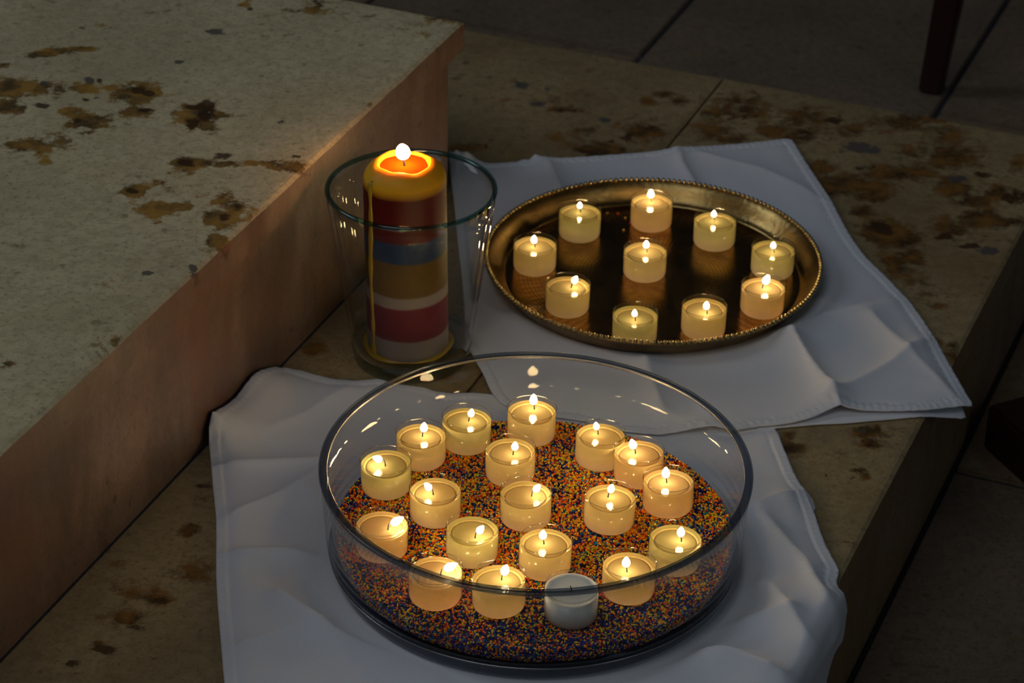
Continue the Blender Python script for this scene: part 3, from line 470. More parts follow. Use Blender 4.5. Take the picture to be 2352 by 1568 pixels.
def waves(p, seed, f0=6.0, n=9):
    rng = np.random.RandomState(seed); h = np.zeros(len(p)); amp = 0
    for k in range(n):
        a = rng.rand() * 2 * PI; f = f0 * (1.35 ** k); ph = rng.rand() * 6.28
        A = 1 / (1.25 ** k); amp += A
        q = p @ np.array([math.cos(a), math.sin(a)])
        q2 = p @ np.array([-math.sin(a), math.cos(a)])
        h += A * np.sin(q * f * 2 + ph + 0.8 * np.sin(q2 * f + ph * 2))
    return h / amp * 1.6
def cloth(name, bound, base, creases, calm, amp, seed, parent=None, frame='xy', flat_poly=None, drape=False, hem=True, grid=0.0032, loc=(0, 0, 0)):
    B = catmull(bound, 0.004)
    P2 = B[:, :2]
    lo, hi = P2.min(0), P2.max(0)
    gx = np.arange(lo[0], hi[0], grid); gy = np.arange(lo[1], hi[1], grid * 0.866)
    G = np.array([(x + (grid / 2 if j % 2 else 0), y) for j, y in enumerate(gy) for x in gx])
    G = G[inside(P2, G)]
    closed = np.vstack([P2, P2[:1]])
    G = G[seg_dist(G, closed) > grid * 0.5]
    if hem:      # finer points along the hem so its stitches show
        g2 = 0.0017
        gx = np.arange(lo[0], hi[0], g2); gy = np.arange(lo[1], hi[1], g2)
        X2, Y2 = np.meshgrid(gx, gy); F2 = np.stack([X2.ravel(), Y2.ravel()], -1)
        cell = {}
        for q in P2: cell.setdefault((int(q[0] // 0.012), int(q[1] // 0.012)), 1)
        kx = (F2[:, 0] // 0.012).astype(int); ky = (F2[:, 1] // 0.012).astype(int)
        near = np.zeros(len(F2), bool)
        for (a, b) in cell:
            near |= (abs(kx - a) <= 1) & (abs(ky - b) <= 1)
        F2 = F2[near]; F2 = F2[inside(P2, F2)]
        df = seg_dist(F2, closed); F2 = F2[(df > 0.0009) & (df < 0.0105)]
        G = np.vstack([G[seg_dist(G, closed) > 0.0115], F2])
    allp = np.vstack([P2, G]); nb = len(P2)
    res = delaunay_2d_cdt([Vector(p) for p in allp], [(i, (i + 1) % nb) for i in range(nb)], [], 1, 1e-6)
    vs = np.array([tuple(v) for v in res[0]]); fs = [tuple(f) for f in res[2]]
    d = seg_dist(vs, closed)
    # edge height carried inwards
    zb = np.zeros(len(vs))
    for s in range(0, len(vs), 4000):
        D = np.linalg.norm(vs[s:s + 4000, None, :] - P2[None, ::2, :], axis=2)
        wgt = 1 / (D + 0.002) ** 3
        zb[s:s + 4000] = (wgt * B[None, ::2, 2]).sum(1) / wgt.sum(1)
    if frame == 'uv':
        wx = np.stack([vs[:, 0] * UX[0] + vs[:, 1] * VX[0], vs[:, 0] * UX[1] + vs[:, 1] * VX[1]], -1)
        v_ = vs[:, 1]
    else:
        wx = vs.copy(); v_ = vs @ np.array(VX)
    keepf = np.exp(-(d / 0.035) ** 2)
    z = base + (zb - base) * keepf
    calm_m = np.ones(len(vs))
    for cx, cy, r0, r1 in calm:
        r = np.hypot(wx[:, 0] - cx, wx[:, 1] - cy); calm_m *= smooth01((r - r0) / (r1 - r0))
    over = np.maximum(0, v_ + 0.350)
    if drape is False:
        z = z - over * 0.25 * (1 - keepf) * (over > 0)
    h = amp * np.clip(waves(wx, seed) * 0.5 + 0.5, 0, 1.3)
    h += 0.35 * amp * waves(wx, seed + 7, 26, 5) * smooth01(waves(wx, seed + 3, 4, 3))
    for line, wd, ht in creases:
        q = seg_dist(wx, line)
        h = h + 2.1 * ht * np.exp(-(q / (wd * 0.85)) ** 1.1)
    if flat_poly is not None:
        fp = np.array(flat_poly)[:, :2]; ins = inside(fp, wx); dd = seg_dist(wx, np.vstack([fp, fp[:1]]))
        calm_m *= np.where(ins, 0, smooth01(dd / 0.02))
    edge_calm = 0.45 + 0.55 * smooth01(d / 0.02)
    for line, wd, ht in creases:      # pressed fold line on top of the soft ridge
        q = seg_dist(wx, line); h = h + 0.30 * ht * np.exp(-q / 0.003)
    z = z + h * calm_m * edge_calm
    if hem:
        z = z + 0.0009 * (smooth01((0.0085 - d) / 0.0010)) * calm_m - 0.0006 * np.exp(-((d - 0.0088) / 0.0008) ** 2) * calm_m
        arc_s = np.concatenate([[0], np.cumsum(np.linalg.norm(np.diff(P2, axis=0), axis=1))])
        sn = np.zeros(len(vs)); m_ = d < 0.0105; idx_ = np.where(m_)[0]
        for s0 in range(0, len(idx_), 3000):
            ii = idx_[s0:s0 + 3000]; D = np.linalg.norm(vs[ii, None, :] - P2[None], axis=2); k_ = D.argmin(1)
            a_ = P2[k_]; t_ = np.roll(P2, -1, 0)[k_] - a_; t_ /= np.linalg.norm(t_, axis=1)[:, None] + 1e-9
            sn[ii] = arc_s[k_] + ((vs[ii] - a_) * t_).sum(1)
        z = z + 0.00022 * np.sin(sn * 2 * PI / 0.0062 + 0.7 * np.sin(sn * 31)) * m_ * calm_m
    if drape:
        s = v_ + 0.348
        R = 0.0045; arc = R * PI / 2
        hang = np.maximum(0, s)
        a = np.clip(hang / R, 0, PI / 2)
        vv = np.where(hang > 0, -0.348 + R * np.sin(a), v_)
        zz = np.where(hang > 0, -R * (1 - np.cos(a)) - np.maximum(0, hang - arc), 0)
        bulge = np.where(hang > 0, np.maximum(0, h) * 1.2 * np.clip(hang / 0.02, 0, 1), 0)
        vv = vv + bulge
        z = np.where(hang > 0, 0.0022 + (z - 0.0022) * np.exp(-hang / 0.01) + zz, z)
        wx = np.stack([vs[:, 0] * UX[0] + vv * VX[0], vs[:, 0] * UX[1] + vv * VX[1]], -1)
    o = obj(name, np.column_stack([wx, z]) - np.array(loc), fs, M_CLOTH, parent, loc if parent is None else (0, 0, 0), True)
    bm = bmesh.new(); bm.from_mesh(o.data); bmesh.ops.recalc_face_normals(bm, faces=bm.faces)
    if sum(f.normal.z for f in bm.faces) < 0: bmesh.ops.reverse_faces(bm, faces=bm.faces)
    bm.to_mesh(o.data); bm.free()
    md = o.modifiers.new('thickness', 'SOLIDIFY'); md.thickness = 0.0009; md.offset = -1
    return o
DISH = (0.019, 1.556); TRAY = (0.121, 1.974); VASE = (-0.083, 1.840)
back_poly = DATA['back']
c_front = cloth('linen_cloth', DATA['front'], 0.0016, DATA['crease_front'], [(DISH[0], DISH[1], 0.146, 0.185), (VASE[0], VASE[1], 0.05, 0.07)], 0.0042, 11, frame='uv', flat_poly=back_poly, drape=True)
tag(c_front, 'white hemmed linen cloth under the glass dish, draped over the step edge', 'cloth', 'white cloths under the candles')
c_back = cloth('linen_cloth', back_poly, 0.0040, DATA['crease_back'], [(TRAY[0], TRAY[1], 0.124, 0.16)], 0.0034, 23)
tag(c_back, 'white folded linen cloth under the brass tray, its corner jutting past the step', 'cloth', 'white cloths under the candles')
lay2 = cloth('folded_layer', DATA['under2'], 0.0012, [], [], 0.0, 6, parent=c_front, hem=False)
lay = cloth('folded_layer', DATA['under'], 0.0022, [], [], 0.0004, 5, parent=c_back, hem=False)

# ------------------------------------------------------------------ glass dish
dz = 0.0019
dish = empty('glass_dish', (DISH[0], DISH[1], dz), 'large round clear glass dish holding coloured sand and tealights', 'dish')
RO, RI, HD = 0.1535, 0.1488, 0.0815
# thick base: solid glass with rounded outer shoulder
prof = fillet([(0, 0.0004), (0.128, 0.0004), (0.1465, 0.0002), (0.1497, 0.0130), (0.1446, 0.0130), (0.140, 0.0112), (0, 0.0112)], [0, 0.002, 0.0090, 0.0003, 0.0003, 0.002, 0], 6)
base = lathe_obj('glass_base', prof, M_BASEG, dish, segs=160)
# wall: two skins, outer one with faint ripples added to make highlight streaks
outer = []
for i in range(140):
    t = i / 139; z = 0.0130 + t * (HD - 0.0022 - 0.0130)
    r = 0.1497 + (0.1552 - 0.1497) * (t ** 0.7)
    ripple = 0.00062 * max(0, 1 - t * 2.0) * math.sin(z * 2 * PI / 0.0085)
    outer.append((r + ripple, z))
inner = [(r - 0.0046, z) for r, z in ((0.1497, 0.0130), (0.1514, 0.025), (0.1532, 0.045), (0.1552, HD - 0.0022))]
wall = lathe_obj('glass_wall', outer + inner[::-1], M_WALL, dish, segs=160, closed=True)
ringp = fillet([(0.1530, HD - 0.0026), (0.1561, HD - 0.0026), (0.1561, HD), (0.1498, HD), (0.1498, HD - 0.0026), (0.1529, HD - 0.0026)], [0, 0.0002, 0.0009, 0.0009, 0.0002, 0], 5)
glint = lathe_obj('glint_ring', [(0.1496 + 0.0006 * math.cos(2 * PI * k / 8), 0.0130 + 0.0006 * math.sin(2 * PI * k / 8)) for k in range(8)], M_GLINT, dish, segs=160, closed=True)  # added thin ring, stands in for the bright glint line above the base
rim = lathe_obj('glass_rim', ringp, M_RIMG, dish, segs=200, closed=True)

# coloured sand
SZ = 0.0266
def sand():
    rng = np.random.RandomState(2)
    R = 0.1435
    def surf(x, y):
        p = np.stack([x, y], -1)
        h = 0.0008 * waves(p, 31, 30, 6)
        r = np.hypot(x, y)
        return SZ - dz + h + 0.0015 * smooth01((r - 0.12) / 0.03)
    # body under the grains
    prof = [(0, 0.0118)] + [(R - 0.0060, 0.0118), (R - 0.0030, 0.0140), (R - 0.0015, 0.019), (R - 0.001, SZ - dz + 0.0002)] + [(0.12, SZ - dz - 0.0012), (0, SZ - dz - 0.0012)]
    Vb, Fb = lathe(prof, 96)
    # grains: top layer and the layer against the glass
    n1 = 33000
    rr = R * np.sqrt(rng.rand(n1)); aa = rng.rand(n1) * 2 * PI
    x = rr * np.cos(aa); y = rr * np.sin(aa); z = surf(x, y) - rng.rand(n1) * 0.0006
    n2 = 10500
    a2 = rng.rand(n2) * 2 * PI; t2 = rng.rand(n2); zz = 0.0128 + t2 * (SZ - dz + 0.001 - 0.0128)
    r2 = np.interp(zz, [0.0118, 0.0140, 0.018, 0.021, 0.03], [R - 0.0045, R - 0.0018, R - 0.0004, R + 0.0, R + 0.0008])
    x = np.append(x, r2 * np.cos(a2)); y = np.append(y, r2 * np.sin(a2)); z = np.append(z, zz)
    n = n1 + n2
    side = np.arange(n) >= n1
    g = (1 + 5 ** 0.5) / 2
    ico = np.array([(-1, g, 0), (1, g, 0), (-1, -g, 0), (1, -g, 0), (0, -1, g), (0, 1, g), (0, -1, -g), (0, 1, -g), (g, 0, -1), (g, 0, 1), (-g, 0, -1), (-g, 0, 1)]) / math.sqrt(1 + g * g)
    icf = np.array([(0, 11, 5), (0, 5, 1), (0, 1, 7), (0, 7, 10), (0, 10, 11), (1, 5, 9), (5, 11, 4), (11, 10, 2), (10, 7, 6), (7, 1, 8), (3, 9, 4), (3, 4, 2), (3, 2, 6), (3, 6, 8), (3, 8, 9), (4, 9, 5), (2, 4, 11), (6, 2, 10), (8, 6, 7), (9, 8, 1)])
    q = rng.randn(n, 4); q /= np.linalg.norm(q, axis=1)[:, None]
    w_, x_, y_, z_ = q.T
    Rm = np.stack([1 - 2 * (y_ ** 2 + z_ ** 2), 2 * (x_ * y_ - z_ * w_), 2 * (x_ * z_ + y_ * w_), 2 * (x_ * y_ + z_ * w_), 1 - 2 * (x_ ** 2 + z_ ** 2), 2 * (y_ * z_ - x_ * w_), 2 * (x_ * z_ - y_ * w_), 2 * (y_ * z_ + x_ * w_), 1 - 2 * (x_ ** 2 + y_ ** 2)], -1).reshape(n, 3, 3)
    s = 0.00088 * (0.8 + 0.5 * rng.rand(n)); sc3 = np.stack([s * 1.25, s, s * 0.85], -1)
    loc = ico[None] * sc3[:, None, :]
    pts = np.einsum('nij,nkj->nki', Rm, loc) + np.stack([x, y, z], -1)[:, None, :]
    GV = pts.reshape(-1, 3); GF = (icf[None] + (np.arange(n) * 12)[:, None, None]).reshape(-1, 3) + len(Vb)
    V = np.vstack([np.array(Vb), GV])
    me = bpy.data.meshes.new('sand')
    nf = len(Fb); fl = [list(f) for f in Fb]; ntri = len(GF)
    loops = np.concatenate([np.array([i for f in fl for i in f]), GF.ravel()])
    starts = np.concatenate([np.cumsum([0] + [len(f) for f in fl])[:-1], sum(len(f) for f in fl) + 3 * np.arange(ntri)])
    me.vertices.add(len(V)); me.vertices.foreach_set('co', V.astype(np.float32).ravel())
    me.loops.add(len(loops)); me.loops.foreach_set('vertex_index', loops.astype(np.int32))
    me.polygons.add(nf + ntri); me.polygons.foreach_set('loop_start', starts.astype(np.int32))
    me.update(calc_edges=True); me.validate()
    me.polygons.foreach_set('use_smooth', np.ones(nf + ntri, bool))
    pal = np.array([(0.95, 0.19, 0.006), (0.86, 0.60, 0.015), (0.70, 0.035, 0.008), (0.015, 0.02, 0.13), (0.02, 0.22, 0.36), (0.03, 0.05, 0.36)])
    # drifts of navy and of orange in the mix, more navy low against the front glass
    drift = waves(np.stack([x, y], -1), 77, 55, 6) * 1.4
    drift2 = waves(np.stack([x, y], -1), 12, 40, 6) * 1.4
    front = np.clip((-y - 0.05) / 0.09, 0, 1)
    navy = 0.09 + 0.50 * np.clip(drift, 0, 1) + 0.42 * front + 0.22 * side
    pr = np.stack([0.38 - 0.17 * front + 0.25 * np.clip(drift2, 0, 1), 0.33 - 0.08 * front + 0.22 * np.clip(-drift2, 0, 1), 0.08 + 0 * x, navy * 0.95, 0.12 + 0 * x, navy * 0.3], -1); pr /= pr.sum(1)[:, None]
    ci = (rng.rand(n)[:, None] > np.cumsum(pr, 1)).sum(1).clip(0, 5)
    gc = pal[ci] * (0.85 + 0.4 * rng.rand(n))[:, None]
    col = np.ones((len(V), 4)); col[:len(Vb), :3] = (0.06, 0.035, 0.05); col[len(Vb):, :3] = np.repeat(gc, 12, 0)
    at = me.color_attributes.new('grain_colour', 'FLOAT_COLOR', 'POINT'); at.data.foreach_set('color', col.astype(np.float32).ravel())
    m, nt, out = mat('coloured_sand_grains')
    a = nt.nodes.new('ShaderNodeAttribute'); a.attribute_name = 'grain_colour'
    p_ = principled(nt, out, Base_Color=a.outputs['Color'], Roughness=0.5); p_.inputs['Specular IOR Level'].default_value = 0.2
    me.materials.append(m)
    o = bpy.data.objects.new('sand', me); COL.objects.link(o); o.location = (DISH[0], DISH[1], dz)
    tag(o, 'orange, yellow, red and navy decorative sand filling the glass dish', 'sand', kind='stuff')
sand()

# ------------------------------------------------------------------ brass tray
tz = 0.0042
tray = empty('brass_tray', (TRAY[0], TRAY[1], tz), 'round engraved brass tray with beaded rim on the folded white cloth', 'tray')
Rf = 0.1285
lathe_obj('tray_base', [(0, 0.0), (Rf, 0.0), (Rf + 0.0008, 0.0004), (Rf + 0.0008, 0.0012), (Rf, 0.0012), (0, 0.0012)], M_BRASSB, tray, segs=160, sharp=0.6)
wallp = [(Rf, 0.0012), (0.1310, 0.0020), (0.1340, 0.0048), (0.1372, 0.0092), (0.1400, 0.0132), (0.1425, 0.0160), (0.1446, 0.0178), (0.1458, 0.0184), (0.1464, 0.0180), (0.1462, 0.0168), (0.1440, 0.0150), (0.1412, 0.0112), (0.1385, 0.0070), (0.1352, 0.0030), (0.1318, 0.0006), (Rf, 0.0001)]
lathe_obj('raised_rim', wallp, M_BRASS, tray, segs=180, closed=True)
bm = bmesh.new()
NB = 188
for k in range(NB):
    a = 2 * PI * k / NB
    bmesh.ops.create_icosphere(bm, subdivisions=2, radius=0.00195, matrix=Matrix.Translation((0.1454 * math.cos(a), 0.1454 * math.sin(a), 0.0192)))
me = bpy.data.meshes.new('beaded_edge'); bm.to_mesh(me); bm.free(); me.polygons.foreach_set('use_smooth', [True] * len(me.polygons)); me.materials.append(M_BEAD)
o = bpy.data.objects.new('beaded_edge', me); COL.objects.link(o); o.parent = tray
# spilled grains on the tray
gm = [plain('yellow_grain', (0.7, 0.5, 0.03)), plain('orange_grain', (0.75, 0.12, 0.02)), plain('red_grain', (0.5, 0.02, 0.02)), plain('navy_grain', (0.02, 0.03, 0.2))]
glab = ['yellow sand grain on brass tray, leftmost of the spilled grains', 'orange sand grain on brass tray between two back tealights',
        'pale yellow sand grain on brass tray near the backmost tealight', 'bright yellow sand grain nearest the tray centre among the spilled grains', 'red sand grain touching the backmost tealight on the tray']
for (gx, gy), mi, lb in zip(DATA['spill'], (0, 1, 0, 0, 2), glab):
    bm = bmesh.new(); bmesh.ops.create_icosphere(bm, subdivisions=2, radius=0.0009); bmesh.ops.scale(bm, vec=(1.4, 0.9, 0.8), verts=bm.verts)
    me = bpy.data.meshes.new('sand_grain'); bm.to_mesh(me); bm.free(); me.materials.append(gm[mi])
    me.polygons.foreach_set('use_smooth', [True] * len(me.polygons))
    o = bpy.data.objects.new('sand_grain', me); COL.objects.link(o); o.location = (gx, gy, tz + 0.0012 + 0.00072); o.rotation_euler = (0, 0, gx * 900)
    tag(o, lb, 'grain', 'coloured grains spilled on the tray')

# ------------------------------------------------------------------ tealights
CR = 0.0190; CH = 0.0255
cup_prof = fillet([(0, 0.0), (0.0178, 0.0), (CR, 0.0032), (CR, CH - 0.0003)], [0, 0.0022, 0.0018, 0], 5)
cup_rim = [(CR - 0.00015 + 0.00042 * math.cos(2 * PI * k / 8), CH + 0.0003 * math.sin(2 * PI * k / 8)) for k in range(8)]
def wax_profile(top, pool):
    pts = fillet([(0, 0.0005), (0.0174, 0.0005), (0.0186, 0.0034), (0.0186, top + 0.0012)], [0, 0.002, 0.0018, 0], 5)
    if pool: pts += [(0.0183, top + 0.0012), (0.0177, top + 0.0004), (0.0168, top + 0.0000), (0.0161, top - 0.0002), (0.0157, top - 0.0011), (0.0151, top - 0.0011), (0.0146, top - 0.0006), (0.0138, top - 0.0006), (0.006, top - 0.0006), (0, top - 0.0006)]
    else: pts += [(0.0181, top + 0.0008), (0.0172, top + 0.0001), (0.015, top), (0.006, top), (0, top)]
    return pts
flame_prof = [(0, 0.0), (0.0011, 0.0004), (0.0019, 0.0013), (0.0025, 0.0026), (0.0027, 0.0038), (0.0024, 0.0052), (0.0018, 0.0066), (0.0010, 0.0080), (0.0004, 0.0087), (0, 0.0090)]
proto = {}
def make_tealight(lit):
    root = empty('tealight', (0, 0, 0))
    cup = lathe_obj('plastic_cup', cup_prof, M_CUP, root, segs=64); crim = lathe_obj('cup_rim', cup_rim, M_CUPRIM, root, segs=64, closed=True)
    wax = lathe_obj('wax', wax_profile(0.0203 if lit else 0.0212, lit), M_WAX if lit else M_WAXW, root, segs=64)
    parts = {'cup': cup, 'rim': crim, 'wax': wax}
    if lit:
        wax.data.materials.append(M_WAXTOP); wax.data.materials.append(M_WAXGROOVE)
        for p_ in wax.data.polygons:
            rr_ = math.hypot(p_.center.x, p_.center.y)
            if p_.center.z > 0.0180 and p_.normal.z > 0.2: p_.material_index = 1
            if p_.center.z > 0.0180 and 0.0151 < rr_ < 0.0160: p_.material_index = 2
    # bent wick
    V = []; F = []; n = 7; seg = 8
    top = 0.0058 if lit else 0.0052
    for i in range(n):
        t = i / (n - 1); z = (0.0195 if lit else 0.0206) + t * top; r = 0.00052 * (1 - 0.25 * t); x = -0.0009 * t * t; 
        for k in range(seg):
            a = 2 * PI * k / seg; V.append((x + r * math.cos(a), r * math.sin(a), z))
    for i in range(n - 1):
        for k in range(seg): F.append((i * seg + k, i * seg + (k + 1) % seg, (i + 1) * seg + (k + 1) % seg, (i + 1) * seg + k))
    F.append(tuple(range((n - 1) * seg, n * seg)))
    wick = obj('wick', V, F, M_WICK, root, smooth=True); parts['wick'] = wick
    if lit:
        fl = lathe_obj('flame', flame_prof, M_FLAME, root, segs=20); parts['flame'] = fl
    return root, parts
LAB = {
 'a': 'lit tealight in clear cup at the far left of the brass tray',
 'b': 'dim olive-toned lit tealight at the back left of the brass tray',
 'c': 'bright lit tealight closest to the back rim of the brass tray',
 'd': 'lit tealight on the brass tray, just right of the backmost one',
 'e': 'lit tealight by the right rim of the brass tray, partly hidden by a brighter one',
 'f': 'lit tealight standing in the middle of the brass tray',
 'g': 'lit tealight at the front left of the brass tray, flame leaning right',
 'h': 'bright amber tealight with the tallest leaning flame at the right of the tray',
 'i': 'lit tealight with a dim olive glow at the front rim of the tray, base hidden by the rim',
 'j': 'lit tealight at the front of the tray, left of the tall-flamed amber one',
 'A': 'lit tealight in the glass dish, just left of the backmost one',
 'B': 'backmost tealight in the glass dish with a tall upright flame and its reflection',
 'C': 'lit tealight third from the back along the left arc of the glass dish',
 'D': 'lit tealight near the left wall of the dish with a flat sideways flame',
 'E': 'lit tealight in the dish directly in front of the backmost one',
 'F': 'lit tealight in the dish with a small flat flame, right of the sideways-flamed one',
 'G': 'lit tealight first to the right of the backmost one, flame leaning left',
 'H': 'amber lit tealight wedged between two others on the dish\'s back right arc',
 'I': 'lit tealight with a large round flame near the right wall of the dish',
 'J': 'lit tealight on open orange sand in the right half of the dish, flame leaning right',
 'K': 'lit tealight at the centre of the glass dish, flame leaning right',
 'L': 'lit tealight at the right wall of the dish, crossed below by the front glass rim',
 'M': 'lit tealight at the front right of the dish with its flame mirrored in the wax',
 'N': 'lit tealight directly in front of the central one in the glass dish',
 'O': 'glowing orange tealight at the left front wall of the dish, wide flame leaning right',
 'P': 'lit tealight with a dim olive glow left of centre in the front half of the dish',
 'Q': 'glowing orange tealight behind the front left rim with a wide flat flame',
 'R': 'lit tealight behind the front rim, between the orange one and the unlit one',
 'S': 'unlit white tealight with a black wick at the front of the glass dish',
}
lit_root, lit_parts = make_tealight(True)
unl_root, unl_parts = make_tealight(False)
first = {True: True, False: True}
wax_mesh = {'normal': lit_parts['wax'].data}
for nm_, a_, b_ in (('olive', M_WAX_DIM, M_TOP_DIM), ('amber', M_WAX_BRIGHT, M_TOP_BRIGHT)):
    m_ = lit_parts['wax'].data.copy(); m_.materials[0] = a_; m_.materials[1] = b_; wax_mesh[nm_] = m_
GLOW_TONE = {k: 'olive' for k in 'bdeiDPAL'}; GLOW_TONE.update({k: 'amber' for k in 'chHIOQ'})  # flame glow painted into the wax per cup: olive dim, amber bright
rnd = random.Random(8)
for key, x, y, z, fx, fy, s, tilt in DATA['cups']:
    lit = key != 'S'
    src_root, src = (lit_root, lit_parts) if lit else (unl_root, unl_parts)
    if first[lit]:
        root, parts = src_root, src; first[lit] = False
    else:
        root = src_root.copy(); COL.objects.link(root); parts = {}
        for k_, p_ in src.items():
            c_ = p_.copy(); COL.objects.link(c_); c_.parent = root; parts[k_] = c_
    on_tray = key.islower()
    root.location = (x, y, tz + 0.0013 if on_tray else z - 0.0004)
    if not on_tray: root.rotation_euler = (rnd.uniform(-0.03, 0.03), rnd.uniform(-0.03, 0.03), 0)
    tag(root, LAB[key], 'candle', 'tealights on the brass tray' if on_tray else 'tealights in the glass dish')
    if lit:
        parts['wax'].data = wax_mesh[GLOW_TONE.get(key, 'normal')]
        parts['wick'].location = (fx, fy, 0.0); parts['wick'].rotation_euler = (0, 0, 0 if tilt <= 0 else PI)
        f = parts['flame']; ta = math.radians(tilt)
        bend = -0.0009 if tilt <= 0 else 0.0009
        f.location = (fx + bend + 0.0010 * math.sin(ta), fy, 0.0237 + (0.0006 if abs(tilt) > 40 else 0))
        f.rotation_euler = (0, ta * 0.9, 0); f.scale = (min(s, 1.15) * 0.93, min(s, 1.15) * 0.93, s * 0.86)

# ------------------------------------------------------------------ vase with the striped pillar candle
vase = empty('glass_vase', (VASE[0], VASE[1], 0.0), 'tall flared clear glass vase with a teal rim around the striped candle', 'vase')
VH = 0.156
def vr(z): t = z / VH; return 0.0478 + (0.0688 - 0.0478) * t
lathe_obj('glass_base', fillet([(0, 0.0006), (0.040, 0.0006), (vr(0.0), 0.0003), (vr(0.014), 0.014), (vr(0.014) - 0.0034, 0.014), (0.040, 0.0112), (0, 0.0112)], [0, 0.001, 0.005, 0.0003, 0.0003, 0.003, 0], 6), M_VBASE, vase, segs=120)
zs = [0.014 + (VH - 0.002 - 0.014) * k / 8 for k in range(9)]
lathe_obj('glass_wall', [(vr(q), q) for q in zs] + [(vr(q) - 0.0034, q) for q in zs[::-1]], M_VWALL, vase, segs=120, closed=True)
lathe_obj('glass_rim', [(vr(VH) - 0.0018 + 0.0022 * math.cos(a), VH - 0.001 + 0.0020 * math.sin(a)) for a in [2 * PI * k / 12 for k in range(12)]], M_VRIM, vase, segs=160, closed=True)

PZ = 0.0114
pill = empty('pillar_candle', (-0.0858, 1.840, PZ), 'lit pillar candle striped yellow, red, blue, ochre and white, in the vase', 'candle')
pill.rotation_euler = (0, math.radians(-0.9), 0)
def m_pillar():
    m, nt, out = mat('striped_candle_wax')
    tc = nt.nodes.new('ShaderNodeTexCoord').outputs['Object']
    sp = nt.nodes.new('ShaderNodeSeparateXYZ'); nt.links.new(tc, sp.inputs[0])
    z = mth(nt, 'ADD', sp.outputs[2], mth(nt, 'MULTIPLY', noise(nt, tc, 35, 2), 0.0022))
    mr = nt.nodes.new('ShaderNodeMapRange'); mr.inputs['From Min'].default_value = 0.0; mr.inputs['From Max'].default_value = 0.18
    nt.links.new(z, mr.inputs[0])
    white = (0.22, 0.175, 0.165); red = (0.125, 0.006, 0.009); och = (0.115, 0.060, 0.003); blue = (0.012, 0.034, 0.095); dred = (0.085, 0.0035, 0.003); yel = (0.85, 0.42, 0.015)
    bands = [(0.0, 0.0212, 'white'), (0.0212, 0.0519, 'red'), (0.0519, 0.0621, 'white'), (0.0621, 0.0933, 'och'), (0.0933, 0.1116, 'blue'), (0.1116, 0.1541, 'dred'), (0.1541, 0.18, 'yel')]

    pts = []
    for k_, (za, zb_, c) in enumerate(bands):
        e0 = 0.0035 if k_ == 6 else 0.0008; e1 = 0.0045 if k_ == 5 else 0.0008
        pts += [((za + e0) / 0.18 if k_ else 0.0, eval(c)), ((zb_ - e1) / 0.18, eval(c))]
    col = ramp(nt, mr.outputs[0], pts)
    p = principled(nt, out, Base_Color=col, Roughness=0.5, Normal=bump(nt, noise(nt, tc, 120, 3), 0.08, 0.001))
    p.inputs['Specular IOR Level'].default_value = 0.25
    p.subsurface_method = 'RANDOM_WALK'
    p.inputs['Subsurface Weight'].default_value = 0.6
    p.inputs['Subsurface Radius'].default_value = (1.0, 0.45, 0.10); p.inputs['Subsurface Scale'].default_value = 0.006
    return m
PR = 0.0334; PT = 0.1612
prof = [(0, 0.0), (PR - 0.001, 0.0), (PR, 0.001)] + [(PR, 0.006 * k) for k in range(1, 26)] + [(PR - 0.0003, PT - 0.007), (PR - 0.0018, PT - 0.0028), (PR - 0.0048, PT + 0.0012), (PR - 0.0085, PT + 0.0042), (0.0212, PT + 0.0062), (0.0202, PT + 0.0060), (0.0194, PT + 0.0042), (0.0182, PT + 0.0014), (0.012, PT + 0.0004), (0, PT)]
body = lathe_obj('candle_body', prof, m_pillar(), pill, segs=96)
for v in body.data.vertices:      # the burnt top is a little uneven
    if v.co.z > PT - 0.01:
        a = math.atan2(v.co.y, v.co.x); r = math.hypot(v.co.x, v.co.y)
        v.co.z += (0.0009 * math.sin(3 * a + 1) + 0.0005 * math.sin(7 * a)) * min(1, r / 0.02)
        k = 1 + 0.012 * math.sin(2 * a + 2); v.co.x *= k if r < 0.03 else 1; v.co.y *= k if r < 0.03 else 1
M_POOL = m_wax('molten_orange_wax', (0.55, 0.032, 0.001), (0.55, 0.032, 0.001), (0.55, 0.032, 0.001), 0.3, 0.003, (1, 0.3, 0.05), 0, 1, 0.05)
lathe_obj('molten_pool', [(0, PT + 0.0010), (0.0186, PT + 0.0012), (0.0193, PT + 0.0036), (0.0184, PT + 0.0031), (0, PT + 0.0029)], M_POOL, pill, segs=64)
V = []; F = []
for i in range(6):
    t = i / 5; z = PT + 0.0015 + t * 0.0088; x = -0.0012 * t * t; r = 0.0011 * (1 - 0.2 * t)
    for k in range(10): a = 2 * PI * k / 10; V.append((x + r * math.cos(a), r * math.sin(a), z))
for i in range(5):
    for k in range(10): F.append((i * 10 + k, i * 10 + (k + 1) % 10, (i + 1) * 10 + (k + 1) % 10, (i + 1) * 10 + k))
F.append(tuple(range(50, 60)))
obj('wick', V, F, M_WICK, pill, smooth=True)
fp = [(0, 0.0), (0.0020, 0.0006), (0.0038, 0.0022), (0.0052, 0.0046), (0.0058, 0.0072), (0.0054, 0.0100), (0.0042, 0.0128), (0.0024, 0.0150), (0.0009, 0.0160), (0, 0.0163)]
f = lathe_obj('flame', fp, M_PFLAME, pill, segs=28); f.location = (0.0, 0, PT + 0.0082); f.rotation_euler = (0, math.radians(-8), 0); f.scale = (1, 1, 0.86)
